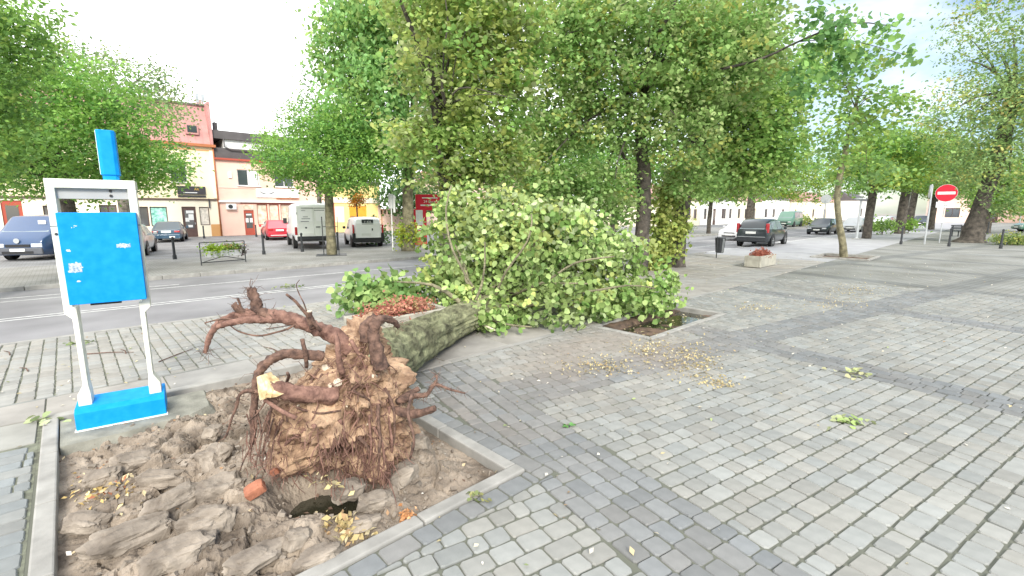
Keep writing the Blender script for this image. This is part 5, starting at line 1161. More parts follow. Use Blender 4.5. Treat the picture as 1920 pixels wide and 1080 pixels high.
# tall white van
pw = place((-11.4, 24.75), 1.98, 5.3, D1)
t, rg, d = car('tall high-roof white van seen from behind, faded lettering on its doors', [(-2.65, .42, 1.25, 2.36), (-2.5, .40, 1.25, 2.44), (-.6, .38, 1.25, 2.46), (.8, .38, 1.25, 2.42), (1.35, .38, 1.25, 2.22), (2.05, .38, 1.18, 1.24), (2.45, .38, 1.0, 1.04), (2.65, .40, .8, .84)], 1.98, pw, D1, 'p_white', 'van', (-1.55, 1.75), .34, 'steel_rim', lower='iron', name='parked_van', vanglass=True, wtop=.88, z=-.02)
mirrors(t, 1.5, .99, 1.45, 'black', (.1, .2, .32))
x = d[0]; K['door_grey'] = mat('door_paint', (.84, .85, .80), .4, .06, 2, 0, coat=.3)
for s in (1, -1):
    dr = boxpart('rear_door', (x - .012, s*.425, 1.48), (.05, .835, 1.60), K['door_grey'], t, bevel=.015)
    boxpart('door_recess', (x - .041, s*.425, 1.80), (.008, .66, .62), K['p_white'], dr); boxpart('hinge', (x - .05, s*.84, 1.9), (.03, .05, .1), K['galv'], dr)
    if s > 0:
        RT_ = (R(90), 0, R(-90))
        text('www.               ', .095, K['letter_d'], dr, (x - .048, .30, 2.06), RT_)
        for z, w_, y_ in ((2.17, .62, .3), (1.72, .24, .42), (1.62, .42, .40), (1.48, .40, .46)): boxpart('lettering', (x - .0475, y_, z), (.004, w_, .03), K['letter_d'], dr)
        b = MB(); b.lathe([(.05, -.01), (.05, 0)], 12, (x - .04, .42, 1.15), 'x'); b.build('lock', K['iron'], dr)
    else:
        for z, w_, y_ in ((2.17, .55, -.3), (2.06, .5, -.28)): boxpart('lettering', (x - .0475, y_, z), (.004, w_, .03), K['letter_d'], dr)
        boxpart('handle', (x - .05, -.18, 1.18), (.03, .22, .05), K['iron'], dr)
tails(t, x - .01, d[2], .98, .42, .12, k=.92); boxpart('number_plate', (x - .045, .30, .80), (.02, .5, .13), K['plate'], t); boxpart('step', (x - .12, 0, .52), (.24, 1.7, .10), K['black'], t)
# small white van
hd2 = (-.45, .893)
t, rg, d = car('small white van with black bumper and number sticker in its back window', [(-1.95, .26, .98, 1.30), (-1.86, .26, .98, 1.58), (-1.6, .24, .98, 1.66), (-.3, .22, .98, 1.69), (.5, .22, .96, 1.64), (1.15, .22, .92, .96), (1.6, .22, .8, .84), (1.95, .24, .62, .66)], 1.70, place((-8.85, 26.2), 1.7, 3.9, hd2), hd2, 'p_white', 'van', (-1.25, 1.25), .31, 'steel_rim', lower='black', name='parked_van', vanglass=True, wtop=.84, z=-.02)
mirrors(t, .75, .85, 1.05); x = d[0]
tg = boxpart('tailgate', (x - .015, 0, .94), (.05, 1.36, .84), K['p_white'], t, bevel=.02)
stk = MB(); stk.box((x + .0, .02, 1.42), (.03, .62, .27), rot=Matrix.Rotation(R(14), 3, 'Y')); so = stk.build('window_sticker', K['iron'], t); text('T 428', .17, K['letter_w'], so, (x - .028, .02, 1.41), (R(90) - R(0), 0, R(-90)), depth=.004)
for s in (1, -1): boxpart('tail_light', (x + .03, s*.80, 1.02), (.12, .09, .5), K['lamp_red'], t, bevel=.02)
for s in (1, -1): boxpart('bumper_corner', (x + .04, s*.78, .55), (.22, .16, .5), K['black'], t, bevel=.03)
boxpart('number_plate', (x - .045, .12, .72), (.02, .5, .12), K['plate'], t); boxpart('handle', (x - .05, -.22, 1.0), (.03, .06, .12), K['black'], t)
for s in (1, -1): boxpart('roof_rail', (-.6, s*.6, 1.71), (1.9, .03, .03), K['iron'], t)
# the dark suv on the road
hd3 = (.68, .733); zr = -.10
t, rg, d = car('dark suv driving away on the road past the litter bin', [(-2.28, .32, 1.0, 1.06), (-2.05, .28, 1.02, 1.44), (-1.6, .26, 1.02, 1.62), (-.5, .26, 1.0, 1.66), (.35, .26, .99, 1.60), (1.15, .26, .97, 1.0), (1.9, .28, .84, .88), (2.28, .32, .68, .72)], 1.88, place((13.3, 28.2), 1.88, 4.6, hd3), hd3, 'p_dark', 'suv', (-1.4, 1.42), .36, lower='iron', name='passing_car', z=zr)
mirrors(t, .75, .94, 1.08, 'p_dark'); x = d[0]
for s in (1, -1): boxpart('tail_light', (x + .12, s*.80, 1.12), (.2, .16, .55), K['lamp_red'], t, bevel=.03)
boxpart('number_plate', (x - .035, .05, .86), (.05, .54, .13), K['plate'], t); boxpart('trim_strip', (x - .09, 0, .62), (.02, 1.5, .03), K['galv'], t)
# oncoming and distant cars
ON = (-.728, -.686)
def oncoming(lab, px, py, L_, zt, body, st=HATCH, hd=ON, W=1.74, zz=-.10):
    # front bumper middle measured on the road
    p = at(px, py, 30); k = (CAM_H - zz) / (CAM_H - p.z); fx, fy = p.x * k, p.y * k; f = Vector(hd).normalized()
    t, rg, d = car(lab, st(L_, zt), W, Vector((fx, fy)) - f * L_ / 2, hd, body, wb=(-L_*.31, L_*.31), name='passing_car', z=zz); mirrors(t, .75, W/2, .95, body); tails(t, d[0], d[2], .85); return t
oncoming('pale silver car coming up behind the dark suv', 1366, 451.5, 4.3, 1.42, 'p_pearl')
oncoming('dark small car driving towards the square', 1530, 440, 4.0, 1.45, 'p_dark')
oncoming('silver car following the dark small car', 1592, 435.5, 4.4, 1.48, 'p_silver')
oncoming('white car further back beside the round tree trunk', 1648, 429.5, 4.4, 1.48, 'p_white')
oncoming('dark car far off between two round tree trunks', 1722, 425, 4.3, 1.48, 'p_dark', SEDAN)
oncoming('green car with low roof parked at the right edge', 1905, 434, 4.4, 1.40, 'p_green', SEDAN, (-.95, .3), zz=0)
p = at(1480, 425, 30); k = 2.0 / (2 - p.z)
t, rg, d = car('dark green van parked far off under the yellow-green tree', VAN(4.6, 2.0), 1.9, (p.x*k, p.y*k), ON, 'p_green', 'van', (-1.4, 1.4), .33, 'steel_rim', name='parked_van', wtop=.86)
# ================================================================ STREET FURNITURE
def gnd(px, py, z=0.0):
    p = at(px, py, 10); k = (CAM_H - z) / (CAM_H - p.z); return Vector((p.x * k, p.y * k, z))
def bollard(p, lab, grp, k=1.0):
    t = thing('bollard', lab, 'bollard', p, 0, grp)
    b = MB(); b.lathe([(.075, 0), (.075, .16), (.06, .19)], 10); b.build('foot', K['iron'], t, smooth=False)
    b = MB(); b.lathe([(.052, .18), (.046, .84), (.058, .86), (.058, .89), (.045, .90)], 10); b.build('post', K['iron'], t)
    b = MB(); b.lathe([(.045, .90), (.035, .935), (.0, .945)], 10); b.build('cap', K['iron'], t); t.scale = (1, 1, k)
    return t
for (x, y, lab) in ((328, 486, 'black bollard left of the flower box by the teal car'), (383, 447, 'thin dark bollard in front of the yellow house door'), (495, 477, 'black bollard in front of the red saloon'), (567, 472, 'black bollard at the tail of the tall white van'), (634, 469, 'black bollard between tall white van and small white van'), (481, 444, 'far bollard by the pink house door')):
    bollard(gnd(x, y), lab, 'bollards round the parking lot')
for (x, y, lab) in ((1689, 458, 'dark bollard left of the bare grey sign pole'), (1779, 462, 'dark bollard right of the no entry sign in front of the old trunk'), (1876, 466, 'dark bollard nearest the right edge by the flower bed'), (1836, 440, 'far bollard just right of the old trunk'), (1851, 439, 'second far bollard right of the old trunk')):
    bollard(gnd(x, y), lab, 'bollards at the end of the plaza', 1.12)
# flower box in its iron rail
pl_, pr_ = gnd(378, 498), gnd(461, 491); dv = (pr_ - pl_); an = math.atan2(dv.y, dv.x); Lf = dv.length
fb = thing('flower_box', 'grey flower trough hung in an iron rail frame on the far kerb', 'flower box', tuple((pl_ + pr_) / 2), an)
b = MB()
for s in (-1, 1): b.tube([(s*Lf/2, 0, 0), (s*Lf/2, 0, .84)], .018, 6)
b.tube([(-Lf/2, 0, .84), (Lf/2, 0, .84)], .018, 6); b.tube([(-Lf/2, 0, .10), (Lf/2, 0, .10)], .018, 6); b.tube([(-Lf/2, 0, .10), (-.1, 0, .27), (.1, 0, .27), (Lf/2, 0, .10)], .014, 6)
b.build('rail', K['iron'], fb)
b = MB(); b.prism([(-.13, .30), (.13, .30), (.17, .52), (-.17, .52)], -.60, .60, 'x'); b.build('trough', K['grey_metal'], fb)
def bush(name, lab, cat, c, r, n, size, pal, w, seed, parent=None, part='foliage', up=.4):
    rng = np.random.default_rng(seed); cl = clumps([(c[0], c[1], c[2], r[0], r[1], r[2])], n, .4, -.8, rng); P, S, Cc = spray(cl, 9, size * 1.1, .7, size, pal, w, rng)
    if parent is None:
        o = thing(name, lab, cat, (c[0], c[1], 0)); P = P - np.array((c[0], c[1], 0)); leaves(part, P, S, Cc, K['leaf'], o, 'diam', up, .3, rng)
        b = MB()
        for i in range(5): b.tube([(0, 0, -.05), (random.uniform(-.1, .1), random.uniform(-.1, .1), c[2] * .5), (random.uniform(-r[0], r[0]) * .6, random.uniform(-r[1], r[1]) * .6, c[2])], [.02, .014, .006], 5)
        b.build('stem', K['bark'], o); return o
    return tag(leaves(part, P, S, Cc, K['leaf'], parent, 'diam', up, .3, rng), kind='stuff')
bush('', '', '', (-.33, -.03, .58), (.36, .17, .14), 60, .10, [(.33, .44, .05), (.22, .38, .05)], [2, 1], 41, fb, 'plant')
bush('', '', '', (.28, 0, .60), (.38, .15, .12), 60, .09, [(.16, .28, .06), (.24, .30, .09), (.45, .22, .16)], [2, 1, .7], 42, fb, 'plant')
bush('', '', '', (.62, -.03, .48), (.15, .12, .16), 22, .08, [(.05, .05, .04), (.10, .07, .08)], [2, 1], 43, fb, 'plant')
# concrete planters with red-brown flowers
def planter(lab, u, v, L_, W, H, seed, pal, wts, rz=ROAD_RZ, extra=True):
    t = thing('planter', lab, 'planter', ra(u, v, 0), rz, 'concrete planters on the slab path')
    b = MB(); b.prism([(-L_/2 + .05, -W/2 + .04), (L_/2 - .05, -W/2 + .04), (L_/2 - .05, W/2 - .04), (-L_/2 + .05, W/2 - .04)], 0, .05)
    w = .07
    for c, d in (((0, -W/2 + w/2, H/2 + .02), (L_, w, H)), ((0, W/2 - w/2, H/2 + .02), (L_, w, H)), ((-L_/2 + w/2, 0, H/2 + .02), (w, W - 2*w - .006, H)), ((L_/2 - w/2, 0, H/2 + .02), (w, W - 2*w - .006, H))): b.box(c, d)
    b.build('tub', K['planter'], t, bevel=.012); boxpart('earth', (0, 0, H - .06), (L_ - 2*w - .01, W - 2*w - .01, .06), K['dark_soil'], t)
    rng = np.random.default_rng(seed); cl = clumps([(0, 0, H + .05, L_*.44, W*.42, .17)], 120, .5, -.2, rng); P, S, Cc = spray(cl, 16, .06, .8, .055, pal, wts, rng)
    tag(leaves('flowers', P, S, Cc, K['petal'], t, 'diam', .3, 0, rng), kind='stuff'); return t
K['planter'] = mat('planter_concrete', (.36, .345, .29), .9, .2, 5, .4, 60)
RB = [(.27, .105, .075), (.22, .08, .06), (.36, .19, .12), (.19, .14, .06)]
planter('concrete planter of red flowers beside the litter bin', 18.45, 6.25, 1.55, .56, .40, 51, [(.40, .13, .085), (.30, .09, .06), (.45, .22, .14)], [2, 2, 1])
planter('concrete planter of withered rusty flowers behind the fallen trunk', 3.75, 6.62, 1.6, .6, .38, 52, RB, [2, 2, 2, 1])
# litter bin
bp = gnd(1343, 484); t = thing('litter_bin', 'black slatted litter bin hung on a post at the road edge', 'litter bin', tuple(bp), ROAD_RZ)
b = MB(); b.tube([(0, 0, 0), (0, 0, .92)], .022, 8); b.build('post', K['iron'], t)
b = MB(); b.lathe([(.15, .22), (.20, .85), (.185, .85), (.14, .24)], 18, (.24, -.02, 0)); bk = b.build('bucket', K['iron'], t)
for i in range(18):
    a = i * math.pi / 9; b = MB(); b.tube([(.24 + .153*math.cos(a), -.02 + .153*math.sin(a), .24), (.24 + .203*math.cos(a), -.02 + .203*math.sin(a), .84)], .012, 5); b.build('slat', K['galv'] if i in (12, 13) else K['iron'], bk)
b = MB(); b.lathe([(.212, .84), (.212, .875), (.19, .875)], 18, (.24, -.02, 0)); b.build('rim', K['iron'], t); boxpart('bracket', (.03, 0, .72), (.08, .04, .06), K['iron'], t)
# tree guard round the small street tree
t = thing('tree_guard', 'thin black iron guard round the small street tree trunk', 'tree guard', (-8.33, 21.64, 0), R(20))
for sx in (-1, 1):
    b = MB()
    for y in (-.28, .28): b.tube([(sx*.33, y, 0), (sx*.33, y, 1.75)], .014, 5)
    for z in (.12, .35, 1.4, 1.74): b.tube([(sx*.33, -.28, z), (sx*.33, .28, z)], .012, 5)
    b.build('side_frame', K['iron'], t)
for z in (.85, 1.3):
    b = MB(); b.tube([(.34*math.cos(a), .30*math.sin(a), z) for a in [i*math.pi/8 for i in range(17)]], .010, 5); b.build('hoop', K['iron'], t)
b = MB(); b.box((0, 0, .012), (1.3, 1.1, .02)); b.build('base_grate', K['iron'], t)
# signs
def pole(t, p0, p1, r=.032, m='galv'): b = MB(); b.tube([p0, p1], r, 10); return b.build('pole', K[m], t)
g_ = gnd(1761, 455); yaw = math.atan2(-g_.x, g_.y)
t = thing('no_entry_sign', 'red no entry sign with a white plate below on a grey pole', 'road sign', tuple(g_), yaw)
pole(t, (0, 0, 0), (0, 0, 3.62))
b = MB(); b.lathe([(.52, -.045), (.52, -.065)], 40, (0, 0, 3.12), 'y'); dsc = b.build('disc', K['red_sign'], t); boxpart('white_bar', (0, -.069, 3.12), (.84, .008, .17), K['letter_w'], dsc)
b = MB(); b.lathe([(.535, -.035), (.535, -.05)], 40, (0, 0, 3.12), 'y'); b.build('rim', K['white_paint'], dsc)
pl2 = boxpart('plate', (0, -.05, 2.40), (.84, .02, .36), K['white_paint'], t, bevel=.01)
b = MB(); b.tube([(-.12, -.063, 2.46), (.05, -.063, 2.46), (-.05, -.063, 2.36), (.14, -.063, 2.36)], .016, 4); b.build('lettering', K['letter_d'], pl2)
boxpart('small_plate', (-.05, -.05, 1.45), (.22, .02, .34), K['white_paint'], t); boxpart('clamp', (0, -.02, 3.3), (.10, .06, .04), K['galv'], t)
g_ = gnd(1733, 458); t = thing('sign_pole', 'tall grey pole with a sign seen edge-on left of the no entry sign', 'sign post', tuple(g_), R(-38))
pole(t, (0, 0, 0), (0, 0, 3.5), .05); b = MB(); b.lathe([(.40, -.015), (.40, .015)], 28, (0, 0, 0), 'x'); o = b.build('sign_back', K['galv'], t); o.location = (-.09, 0, 3.15); o.rotation_euler = (0, 0, R(3)); b = MB(); b.tube([(0, 0, 3.5), (-.05, 0, 3.56)], .05, 8); b.build('cap', K['galv'], t)
g_ = gnd(1606, 448); t = thing('street_lamp', 'grey lamp post with flat head in front of the round trees', 'street lamp', tuple(g_), ROAD_RZ)
b = MB(); b.lathe([(.13, 0), (.13, .05), (.09, .1), (.085, 1.0), (.07, 1.05), (.065, 2.75)], 10); b.build('post', K['galv'], t)
boxpart('foot_plate', (0, 0, .015), (.7, .5, .03), K['kerb'], t); b = MB(); b.lathe([(.07, 2.75), (.40, 2.84), (.38, 2.92), (.1, 2.97)], 14); b.build('lamp_head', K['galv'], t)
g_ = gnd(1543, 430); t = thing('round_sign', 'round sign seen from behind over the dark oncoming car', 'road sign', tuple(g_), R(-30)); pole(t, (0, 0, 0), (0, 0, 3.2), .06); b = MB(); b.lathe([(.5, .03), (.5, .05)], 24, (0, 0, 3.3), 'y'); b.build('disc', K['galv'], t)
g_ = gnd(1909, 432); t = thing('round_sign', 'small cream-headed signpost far at the right edge', 'road sign', tuple(g_), R(-40)); pole(t, (0, 0, 0), (0, 0, 2.6), .06); boxpart('plate', (0, -.06, 2.5), (.5, .03, .4), K['cream_paint'], t)
g_ = gnd(737, 471); t = thing('sign_pole', 'thin pale signpost with grey box sign beside the small white van', 'sign post', tuple(g_), R(20)); pole(t, (0, 0, 0), (0, 0, 2.75), .03, 'white_paint')
boxpart('sign_box', (.0, .05, 2.48), (.24, .06, .72), K['grey_metal'], t, bevel=.01); boxpart('sign_face', (.15, .05, 2.36), (.10, .04, .86), K['white_paint'], t)
# red information board
g_ = gnd(786, 460); t = thing('information_board', 'red information stand with white poster and red header board', 'information board', tuple(g_), R(12))
boxpart('cabinet', (.04, .15, 1.05), (.86, .3, 2.1), K['red_sign'], t, bevel=.02); boxpart('side_strip', (-.42, .12, 1.1), (.10, .26, 2.0), K['grey_metal'], t)
boxpart('poster', (.06, -.006, 1.62), (.40, .012, .88), K['paper_w'], t); boxpart('poster', (.06, -.006, .98), (.34, .012, .18), K['paper_w'], t)
b = MB(); b.tube([(-.08, -.01, .5), (.0, -.02, .68), (.14, -.02, .62)], .03, 5); b.build('figure', K['iron'], t); boxpart('poster', (.14, -.006, .62), (.16, .012, .3), K['letter_w'], t)
boxpart('lower_panel', (.12, -.01, .22), (.62, .02, .38), K['copper'], t)
hd_ = boxpart('header', (.90, .2, 2.50), (2.05, .12, .92), K['red_sign'], t, bevel=.01)
text('24 lipca 1920', .22, K['letter_w'], hd_, (.92, .135, 2.55), FR); boxpart('lettering', (.85, .136, 2.34), (1.4, .006, .08), K['letter_w'], hd_); boxpart('lettering', (.7, .136, 2.76), (.9, .006, .06), K['letter_w'], hd_)
b = MB(); b.tube([(1.5, .26, 0), (1.5, .26, 2.2)], .03, 6); b.build('support', K['iron'], t)
# hanging flower basket by the yellow shop
g_ = gnd(672, 446); t = thing('flower_lamp', 'post carrying a ball of orange flowers before the yellow shop', 'flower post', tuple(g_)); pole(t, (0, 0, 0), (0, 0, 2.9), .05, 'iron'); bush('', '', '', (0, 0, 2.85), (.6, .6, .5), 70, .16, [(.60, .24, .03), (.30, .33, .06), (.5, .14, .03)], [2, 1.4, 1], 55, t, 'flowers')
# shrubs
p = gnd(765, 470); bush('shrub', 'yellow-green shrub of ash shoots at the foot of the ash tree', 'shrub', (p.x, p.y, .75), (.55, .5, .8), 110, .17, [(.34, .36, .07), (.26, .32, .06), (.18, .27, .06)], [2, 2, 1], 61)
p = gnd(705, 458); bush('shrub', 'dark green leafy shrub right of the small white van', 'shrub', (p.x, p.y, .55), (.75, .6, .55), 80, .2, [(.07, .14, .05), (.12, .2, .06)], [2, 1], 62)
p = gnd(1905, 459); bush('shrub', 'low dull green flower bed hedge at the right edge', 'shrub', (p.x, p.y, .30), (1.5, .9, .35), 160, .14, [(.17, .21, .09), (.10, .15, .06), (.28, .27, .1)], [2, 1, .6], 63)
p = gnd(1654, 440); bush('shrub', 'rounded low shrub in a tub between the round tree trunks', 'shrub', (p.x, p.y, .75), (1.2, 1, .45), 80, .22, [(.17, .25, .08), (.10, .16, .06)], [2, 1], 64)
p = gnd(1702, 438); bush('shrub', 'small shrub right of the stout round tree trunk', 'shrub', (p.x, p.y, .8), (.9, .8, .5), 60, .22, [(.15, .24, .06), (.10, .16, .06)], [2, 1], 65)
p = gnd(1283, 437); bush('shrub', 'grey-green shrub in a tub on the far pavement near thick lime', 'shrub', (p.x, p.y, .55), (.9, .8, .35), 70, .18, [(.17, .24, .08), (.10, .16, .06)], [2, 1], 66)
p = gnd(1500, 424); bush('shrub', 'dry yellowish bush at the foot of the pale long wall', 'shrub', (p.x, p.y, .8), (1.6, 1, .9), 70, .3, [(.24, .25, .09), (.12, .18, .06)], [2, 1], 67)
p = gnd(22, 428); bush('shrub', 'red and orange autumn bush behind the blue panel van', 'shrub', (p.x, p.y, 2.2), (1.3, 1.2, 1.2), 130, .22, [(.50, .10, .07), (.48, .25, .08), (.55, .05, .12), (.3, .28, .08)], [2, 2, 1, .8], 68)
p = gnd(745, 436); bush('evergreen', 'dark evergreen bush behind the pink yard wall', 'tree', (p.x + .6, p.y + 3, 3.4), (3.4, 2, 2.2), 240, .4, [(.045, .09, .04), (.07, .12, .05)], [2, 1], 69)
p = gnd(1060, 440); bush('shrub', 'rust coloured autumn shrub behind the fallen crown', 'shrub', (p.x, p.y, 2.0), (2.2, 1.2, 1.1), 130, .24, [(.42, .14, .07), (.34, .22, .08), (.2, .22, .07)], [2, 1.4, 1], 70)
# bench far off behind the old trunk
g_ = gnd(1800, 443); t = thing('park_bench', 'dark park bench half hidden behind the old leaning trunk', 'bench', tuple(g_), R(25))
for i in range(4): boxpart('seat_slat', (0, -.18 + i*.12, .46), (1.7, .10, .04), K['iron'], t)
for i in range(3): boxpart('back_slat', (0, .26 + i*.02, .60 + i*.13), (1.7, .035, .10), K['iron'], t)
for s in (-1, 1): boxpart('leg', (s*.7, -.15, .22), (.06, .06, .44), K['iron'], t); boxpart('leg', (s*.7, .24, .42), (.06, .06, .84), K['iron'], t)

# ================================================================ CLODS, BRICK AND LITTER ROUND THE PIT
def lump(name, lab, cat, c, r, m, seed, rz=0.0, tilt=(0, 0), grp=None, flat=.0):
    bm = bmesh.new(); bmesh.ops.create_icosphere(bm, subdivisions=4, radius=1.0)
    for v in bm.verts:
        p = v.co.copy(); q = Vector((math.copysign(abs(p.x)**.75, p.x), math.copysign(abs(p.y)**.75, p.y), math.copysign(abs(p.z)**.6, p.z)))
        if m == 'brick': q = Vector([math.copysign(abs(c_) ** .4, c_) for c_ in p])
        n = noise.fractal(p * 1.3 + Vector((seed, 0, 0)), 1.1, 2.1, 4); n2 = noise.fractal(p * 7 + Vector((seed, 3, 0)), .9, 2, 3)
        q *= 1 + (.10 if m == 'brick' else .36) * n + .03 * n2; v.co = Vector((q.x * r[0], q.y * r[1], q.z * r[2]))
    me = bpy.data.meshes.new(name); bm.to_mesh(me); bm.free(); me.materials.append(K[m])
    o = bpy.data.objects.new(name, me); C.objects.link(o); o.location = c; o.rotation_euler = (tilt[0], tilt[1], rz)
    return tag(o, lab, cat, grp)
GC = 'dry earth clods broken out of the pit'
CL = [(255, 1010, .23, .085, .055, 20, 'long flat earth clod lying second from the left kerb'), (340, 1045, .18, .10, .06, 35, 'broad earth clod at the bottom edge left of the puddle'), (330, 950, .17, .10, .07, 40, 'rounded earth clod in the middle of the left soil'), (395, 985, .15, .10, .07, 25, 'big sloping clod left of the red brick'),
      (255, 868, .15, .09, .05, 25, 'pinkish clod below the blue plinth'), (400, 815, .07, .06, .045, 10, 'round dark clod nearest the left hanging roots'), (405, 870, .13, .10, .085, 0, 'crumbly dark clod heaped against the left of root ball'), (415, 930, .13, .11, .08, 10, 'clod sitting just behind the red brick piece'),
      (655, 925, .13, .07, .06, 30, 'smooth grey clod on the right rim of the puddle'), (755, 895, .11, .08, .055, 15, 'squarish clod in front of the right side roots'), (705, 945, .12, .06, .045, 25, 'long clod between puddle and yellow leaf heap'), (560, 1015, .085, .055, .05, 60, 'tapered clod in front of the puddle'),
      (785, 840, .09, .07, .07, 0, 'upright clod at the right foot of root ball'), (480, 1050, .16, .09, .035, 30, 'low flat crust of earth at the bottom edge'), (600, 1045, .12, .07, .03, 30, 'thin earth crust beside the front kerb'), (190, 900, .11, .07, .04, 30, 'small clod near the left kerb among leaf bits'), (160, 985, .12, .06, .04, 20, 'dark clod touching the left kerb low down'),
      (300, 905, .16, .06, .05, 30, 'ridge-shaped clod running up to the right'), (680, 985, .10, .05, .03, 30, 'small crust beside the yellow leaf heap')]
for i, (x, y, a, b_, c_, rz, lab) in enumerate(CL):
    p = gnd(x, y, 0.0); lump('earth_clod', lab, 'earth clod', (p.x, p.y, .005 + c_ * .35), (a, b_, c_ * 1.25), 'clod', i * 3.7, R(rz) + random.uniform(-.3, .7), (random.uniform(-.25, .25), random.uniform(-.2, .2)), GC)
b = MB(); rr = random.Random(8)
for i in range(1500):
    u, v = rr.uniform(PIT1[0] + .05, PIT1[1] - .05), rr.uniform(PIT1[2] + .05, PIT1[3] - .4); w = ra(u, v); z = f1(u, v, w); s = rr.choice((.006, .008, .010, .012, .014, .018, .024, .034))
    b.box((w.x, w.y, z + s * .3), (s * rr.uniform(.7, 1.6), s * rr.uniform(.7, 1.3), s * rr.uniform(.5, 1)), rot=Matrix.Rotation(rr.uniform(0, 6), 3, Vector((rr.random(), rr.random(), rr.random())).normalized()))
tag(b.build('soil_crumbs', K['clod']), 'small crumbs of earth strewn over the pit soil', 'crumbs', kind='stuff')
p = on_ball(478, 918, .0, 2.95)[0]; lump('brick_fragment', 'broken red brick piece at the left lip of the puddle', 'brick', tuple(p), (.062, .045, .04), 'brick', 4.4, .5, (.3, -.4))
p = on_ball(515, 882, .0)[0]; lump('brick_fragment', 'orange brick bit stuck in the root ball above the hole', 'brick', tuple(p), (.03, .028, .03), 'brick', 9.4, .2, (.3, -.4))
p = at(765, 965, 2.92); 
# leaf litter
def scatter(name, lab, pts, size, pal, wts, seed, z=.004, spread=.5, cat='leaves', kind='stuff', lift=.02, shape='diam', mt='petal'):
    rng = np.random.default_rng(seed); P = np.array([[q[0], q[1], q[2] if len(q) > 2 else z] for q in pts], float); n = len(P); P[:, 2] += rng.uniform(.002, lift, n)
    pal_ = np.array(pal); Cc = pal_[rng.choice(len(pal), n, p=np.array(wts) / sum(wts))] * rng.uniform(.75, 1.25, n)[:, None]
    Nn = rng.normal(0, spread, (n, 3)); Nn[:, 2] = 1; S = size * rng.uniform(.5, 1.4, n)
    o = leaves(name, P, S, np.clip(Cc, 0, 1), K[mt], None, shape, N=Nn, rng=rng); return tag(o, lab, cat, kind=kind)
rr = random.Random(21); rng = np.random.default_rng(77)
def heap(px, py, rx, ry, n, zf=None):
    out = []
    for i in range(n):
        p = gnd(px + rr.gauss(0, rx * .5), py + rr.gauss(0, ry * .5)); out.append((p.x, p.y, .004 + (zf(p) if zf else 0)))
    return out
YEL = [(.46, .38, .19), (.38, .31, .16), (.52, .45, .28), (.34, .25, .13)]
for (x, y, rx, ry, n, lab) in ((1300, 678, 45, 26, 420, 'largest heap of yellow lime bracts on the plaza setts'), (1125, 690, 55, 14, 260, 'long yellow streak of bracts left of the largest heap'), (1345, 720, 28, 9, 90, 'small bract heap below the largest heap'), (1425, 578, 30, 7, 110, 'bract heap to the right of the water pit'), (1600, 545, 45, 9, 150, 'scattered bracts far out by the plaza crossing'), (1215, 655, 40, 14, 190, 'bracts drifted against the water pit kerb'), (1565, 570, 40, 10, 110, 'thin orange drift of bracts on the far setts')):
    scatter('bract_heap', lab, heap(x, y, rx * 1.35, ry * 1.4, int(n * 1.3)), .036, YEL, [3, 2, 2, 1], int(x), cat='leaf heap', lift=.03, spread=.8)
def soilz(p):
    u, v = to_a(p); return f1(u, v, p) if PIT1[0] < u < PIT1[1] and PIT1[2] < v < PIT1[3] else 0
scatter('leaf_heap', 'heap of yellow-brown dry leaves on the front rim of the pit', heap(655, 992, 40, 16, 130, lambda p: soilz(p) + .01), .05, [(.48, .38, .18), (.54, .46, .28), (.38, .25, .13)], [3, 2, 1.4], 5, lift=.05, spread=.9, cat='leaf heap')
scatter('leaf_heap', 'orange-brown wood chip pile in the pit corner by the front kerb', heap(762, 962, 14, 12, 150, lambda p: soilz(p) + .01), .03, [(.50, .24, .10), (.58, .32, .16)], [2, 1], 6, lift=.04, spread=.9, cat='leaf heap')
scatter('leaf_heap', 'pale yellow leaves at the mouth of the hollow under the root ball', [tuple(on_ball(615 + rr.gauss(0, 22), 905 + rr.gauss(0, 9), .02, 2.9)[0]) for i in range(22)], .06, [(.56, .48, .24), (.5, .42, .25)], [1, 1], 9, lift=.01, spread=.8, cat='leaf heap')
scatter('leaf_heap', 'brown and yellow leaf bits on the soil below the blue plinth', heap(200, 910, 60, 45, 130, soilz), .045, [(.5, .36, .14), (.42, .16, .08), (.6, .5, .3)], [2, 1, 1.4], 10, lift=.03, spread=.6, cat='leaf heap')
pts = []
for i in range(2600):
    u, v = rr.uniform(-8, 24), rr.gauss(4.5, 3.6); p = ra(u, v)
    if not in_view((p.x, p.y, 0), 60, 60) or ROAD0 - .1 < v < ROAD1 + .2: continue
    if any(h[0] < u < h[1] and h[2] < v < h[3] for h in HOLES): continue
    if noise.noise(Vector((p.x * .5, p.y * .5, 2))) < rr.uniform(-.5, .25): continue
    pts.append((p.x, p.y))
scatter('fallen_leaves', 'thin scatter of pale dry leaves and chips over the paving', pts, .042, [(.55, .5, .38), (.45, .38, .22), (.62, .58, .5), (.32, .22, .13), (.3, .36, .16)], [3, 2, 2, 1.4, 1], 12, spread=.35)
pts = [(lambda w: (w.x, w.y, max(f1(*to_a(w), w), -.17)))(ra(rr.uniform(PIT1[0], PIT1[1]), rr.uniform(PIT1[2], PIT1[3]))) for i in range(420)]
scatter('soil_litter', 'bits of leaf, bark and straw lying on the pit soil', pts, .034, [(.55, .45, .28), (.4, .25, .14), (.16, .10, .07), (.6, .56, .5)], [2, 2, 2, 1], 13, spread=.6)
scatter('pit_litter', 'leaves floating on the muddy water of the second pit', [tuple(ra(rr.uniform(6.7, 9.1), rr.uniform(3.85, 4.8), -.075)) for i in range(150)], .05, [(.36, .30, .16), (.5, .45, .3), (.2, .15, .08)], [2, 1, 2], 14, spread=.3)
pts = [(lambda w: (w.x, w.y))(ra(rr.uniform(-8, 5), rr.uniform(7, ROAD0 - .2))) for i in range(260)]
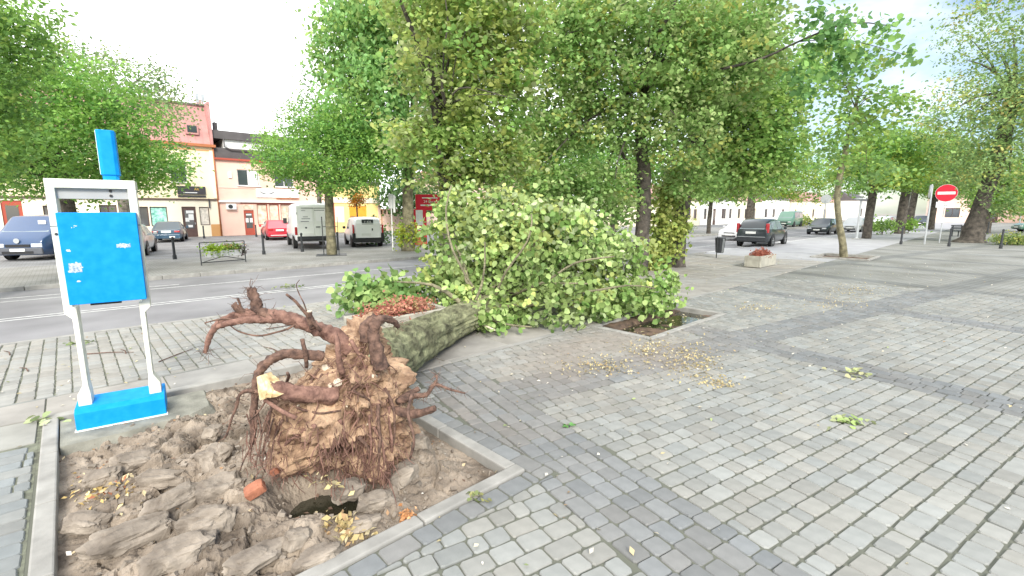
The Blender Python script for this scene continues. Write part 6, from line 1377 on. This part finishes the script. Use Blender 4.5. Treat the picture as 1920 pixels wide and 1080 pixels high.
scatter('strip_litter', 'leaf bits and twigs on the roadside setts', pts, .05, [(.45, .42, .28), (.25, .28, .12), (.5, .48, .4), (.22, .17, .12)], [2, 1.4, 1, 1.4], 15, spread=.3)
# torn green sprigs
def sprig(lab, px, py, r, n, pal, seed, size=.07):
    p = gnd(px, py); rg = np.random.default_rng(seed); t = thing('leaf_sprig', lab, 'leaf sprig', tuple(p), 0, 'torn green sprigs on the paving')
    P = rg.normal(0, 1, (n, 3)) * np.array([r, r * .6, .01]); P[:, 2] = np.abs(P[:, 2]) + .012; Cc = np.array(pal)[rg.choice(len(pal), n)] * rg.uniform(.8, 1.2, n)[:, None]; Nn = rg.normal(0, .5, (n, 3)); Nn[:, 2] = 1
    leaves('foliage', P, size * rg.uniform(.6, 1.2, n), Cc, K['leaf_pale'], t, 'heart', N=Nn, rng=rg); b = MB(); b.tube([(-r, -.01, .012), (0, .01, .02), (r, 0, .012)], [.005, .004, .002], 5); b.build('twig', K['bark_green'], t)
sprig('fresh green leaf sprig lying alone on the right plaza setts', 1592, 792, .10, 34, [(.30, .40, .14), (.38, .42, .22)], 1); sprig('pale green leaf sprig on the far plaza near the dark band', 1612, 702, .13, 26, [(.38, .42, .2), (.45, .44, .25)], 2); sprig('light green leaves on top of the left kerb by the phone stand', 78, 790, .07, 12, [(.42, .47, .26), (.34, .42, .2)], 3, .09)
sprig('green twig lying on the front pit kerb among the setts', 893, 935, .05, 18, [(.20, .24, .10), (.3, .3, .12)], 4, .04); sprig('small green weed tuft on the light setts by the dark band', 1065, 800, .03, 12, [(.12, .28, .08)], 5, .04); sprig('leafy twig lying across the double road line', 545, 538, .22, 30, [(.16, .22, .08), (.22, .26, .12)], 6, .09)
sprig('green leaves on the roadside setts behind the phone stand leg', 158, 645, .12, 22, [(.22, .30, .12), (.3, .34, .18)], 7, .08)
# thin twigs on the pavement
b = MB()
for i in range(16):
    u, v = rr.uniform(-7, 6), rr.uniform(7.0, 10); p = ra(u, v, .012); a = rr.uniform(0, 3.1); d = Vector((math.cos(a), math.sin(a), 0)) * rr.uniform(.12, .4); b.tube([p - d, p + Vector((0, .03, .004)), p + d], [.008, .007, .004], 5)
tag(b.build('twigs', K['root']), 'broken twigs lying on the roadside setts', 'twigs', kind='stuff')
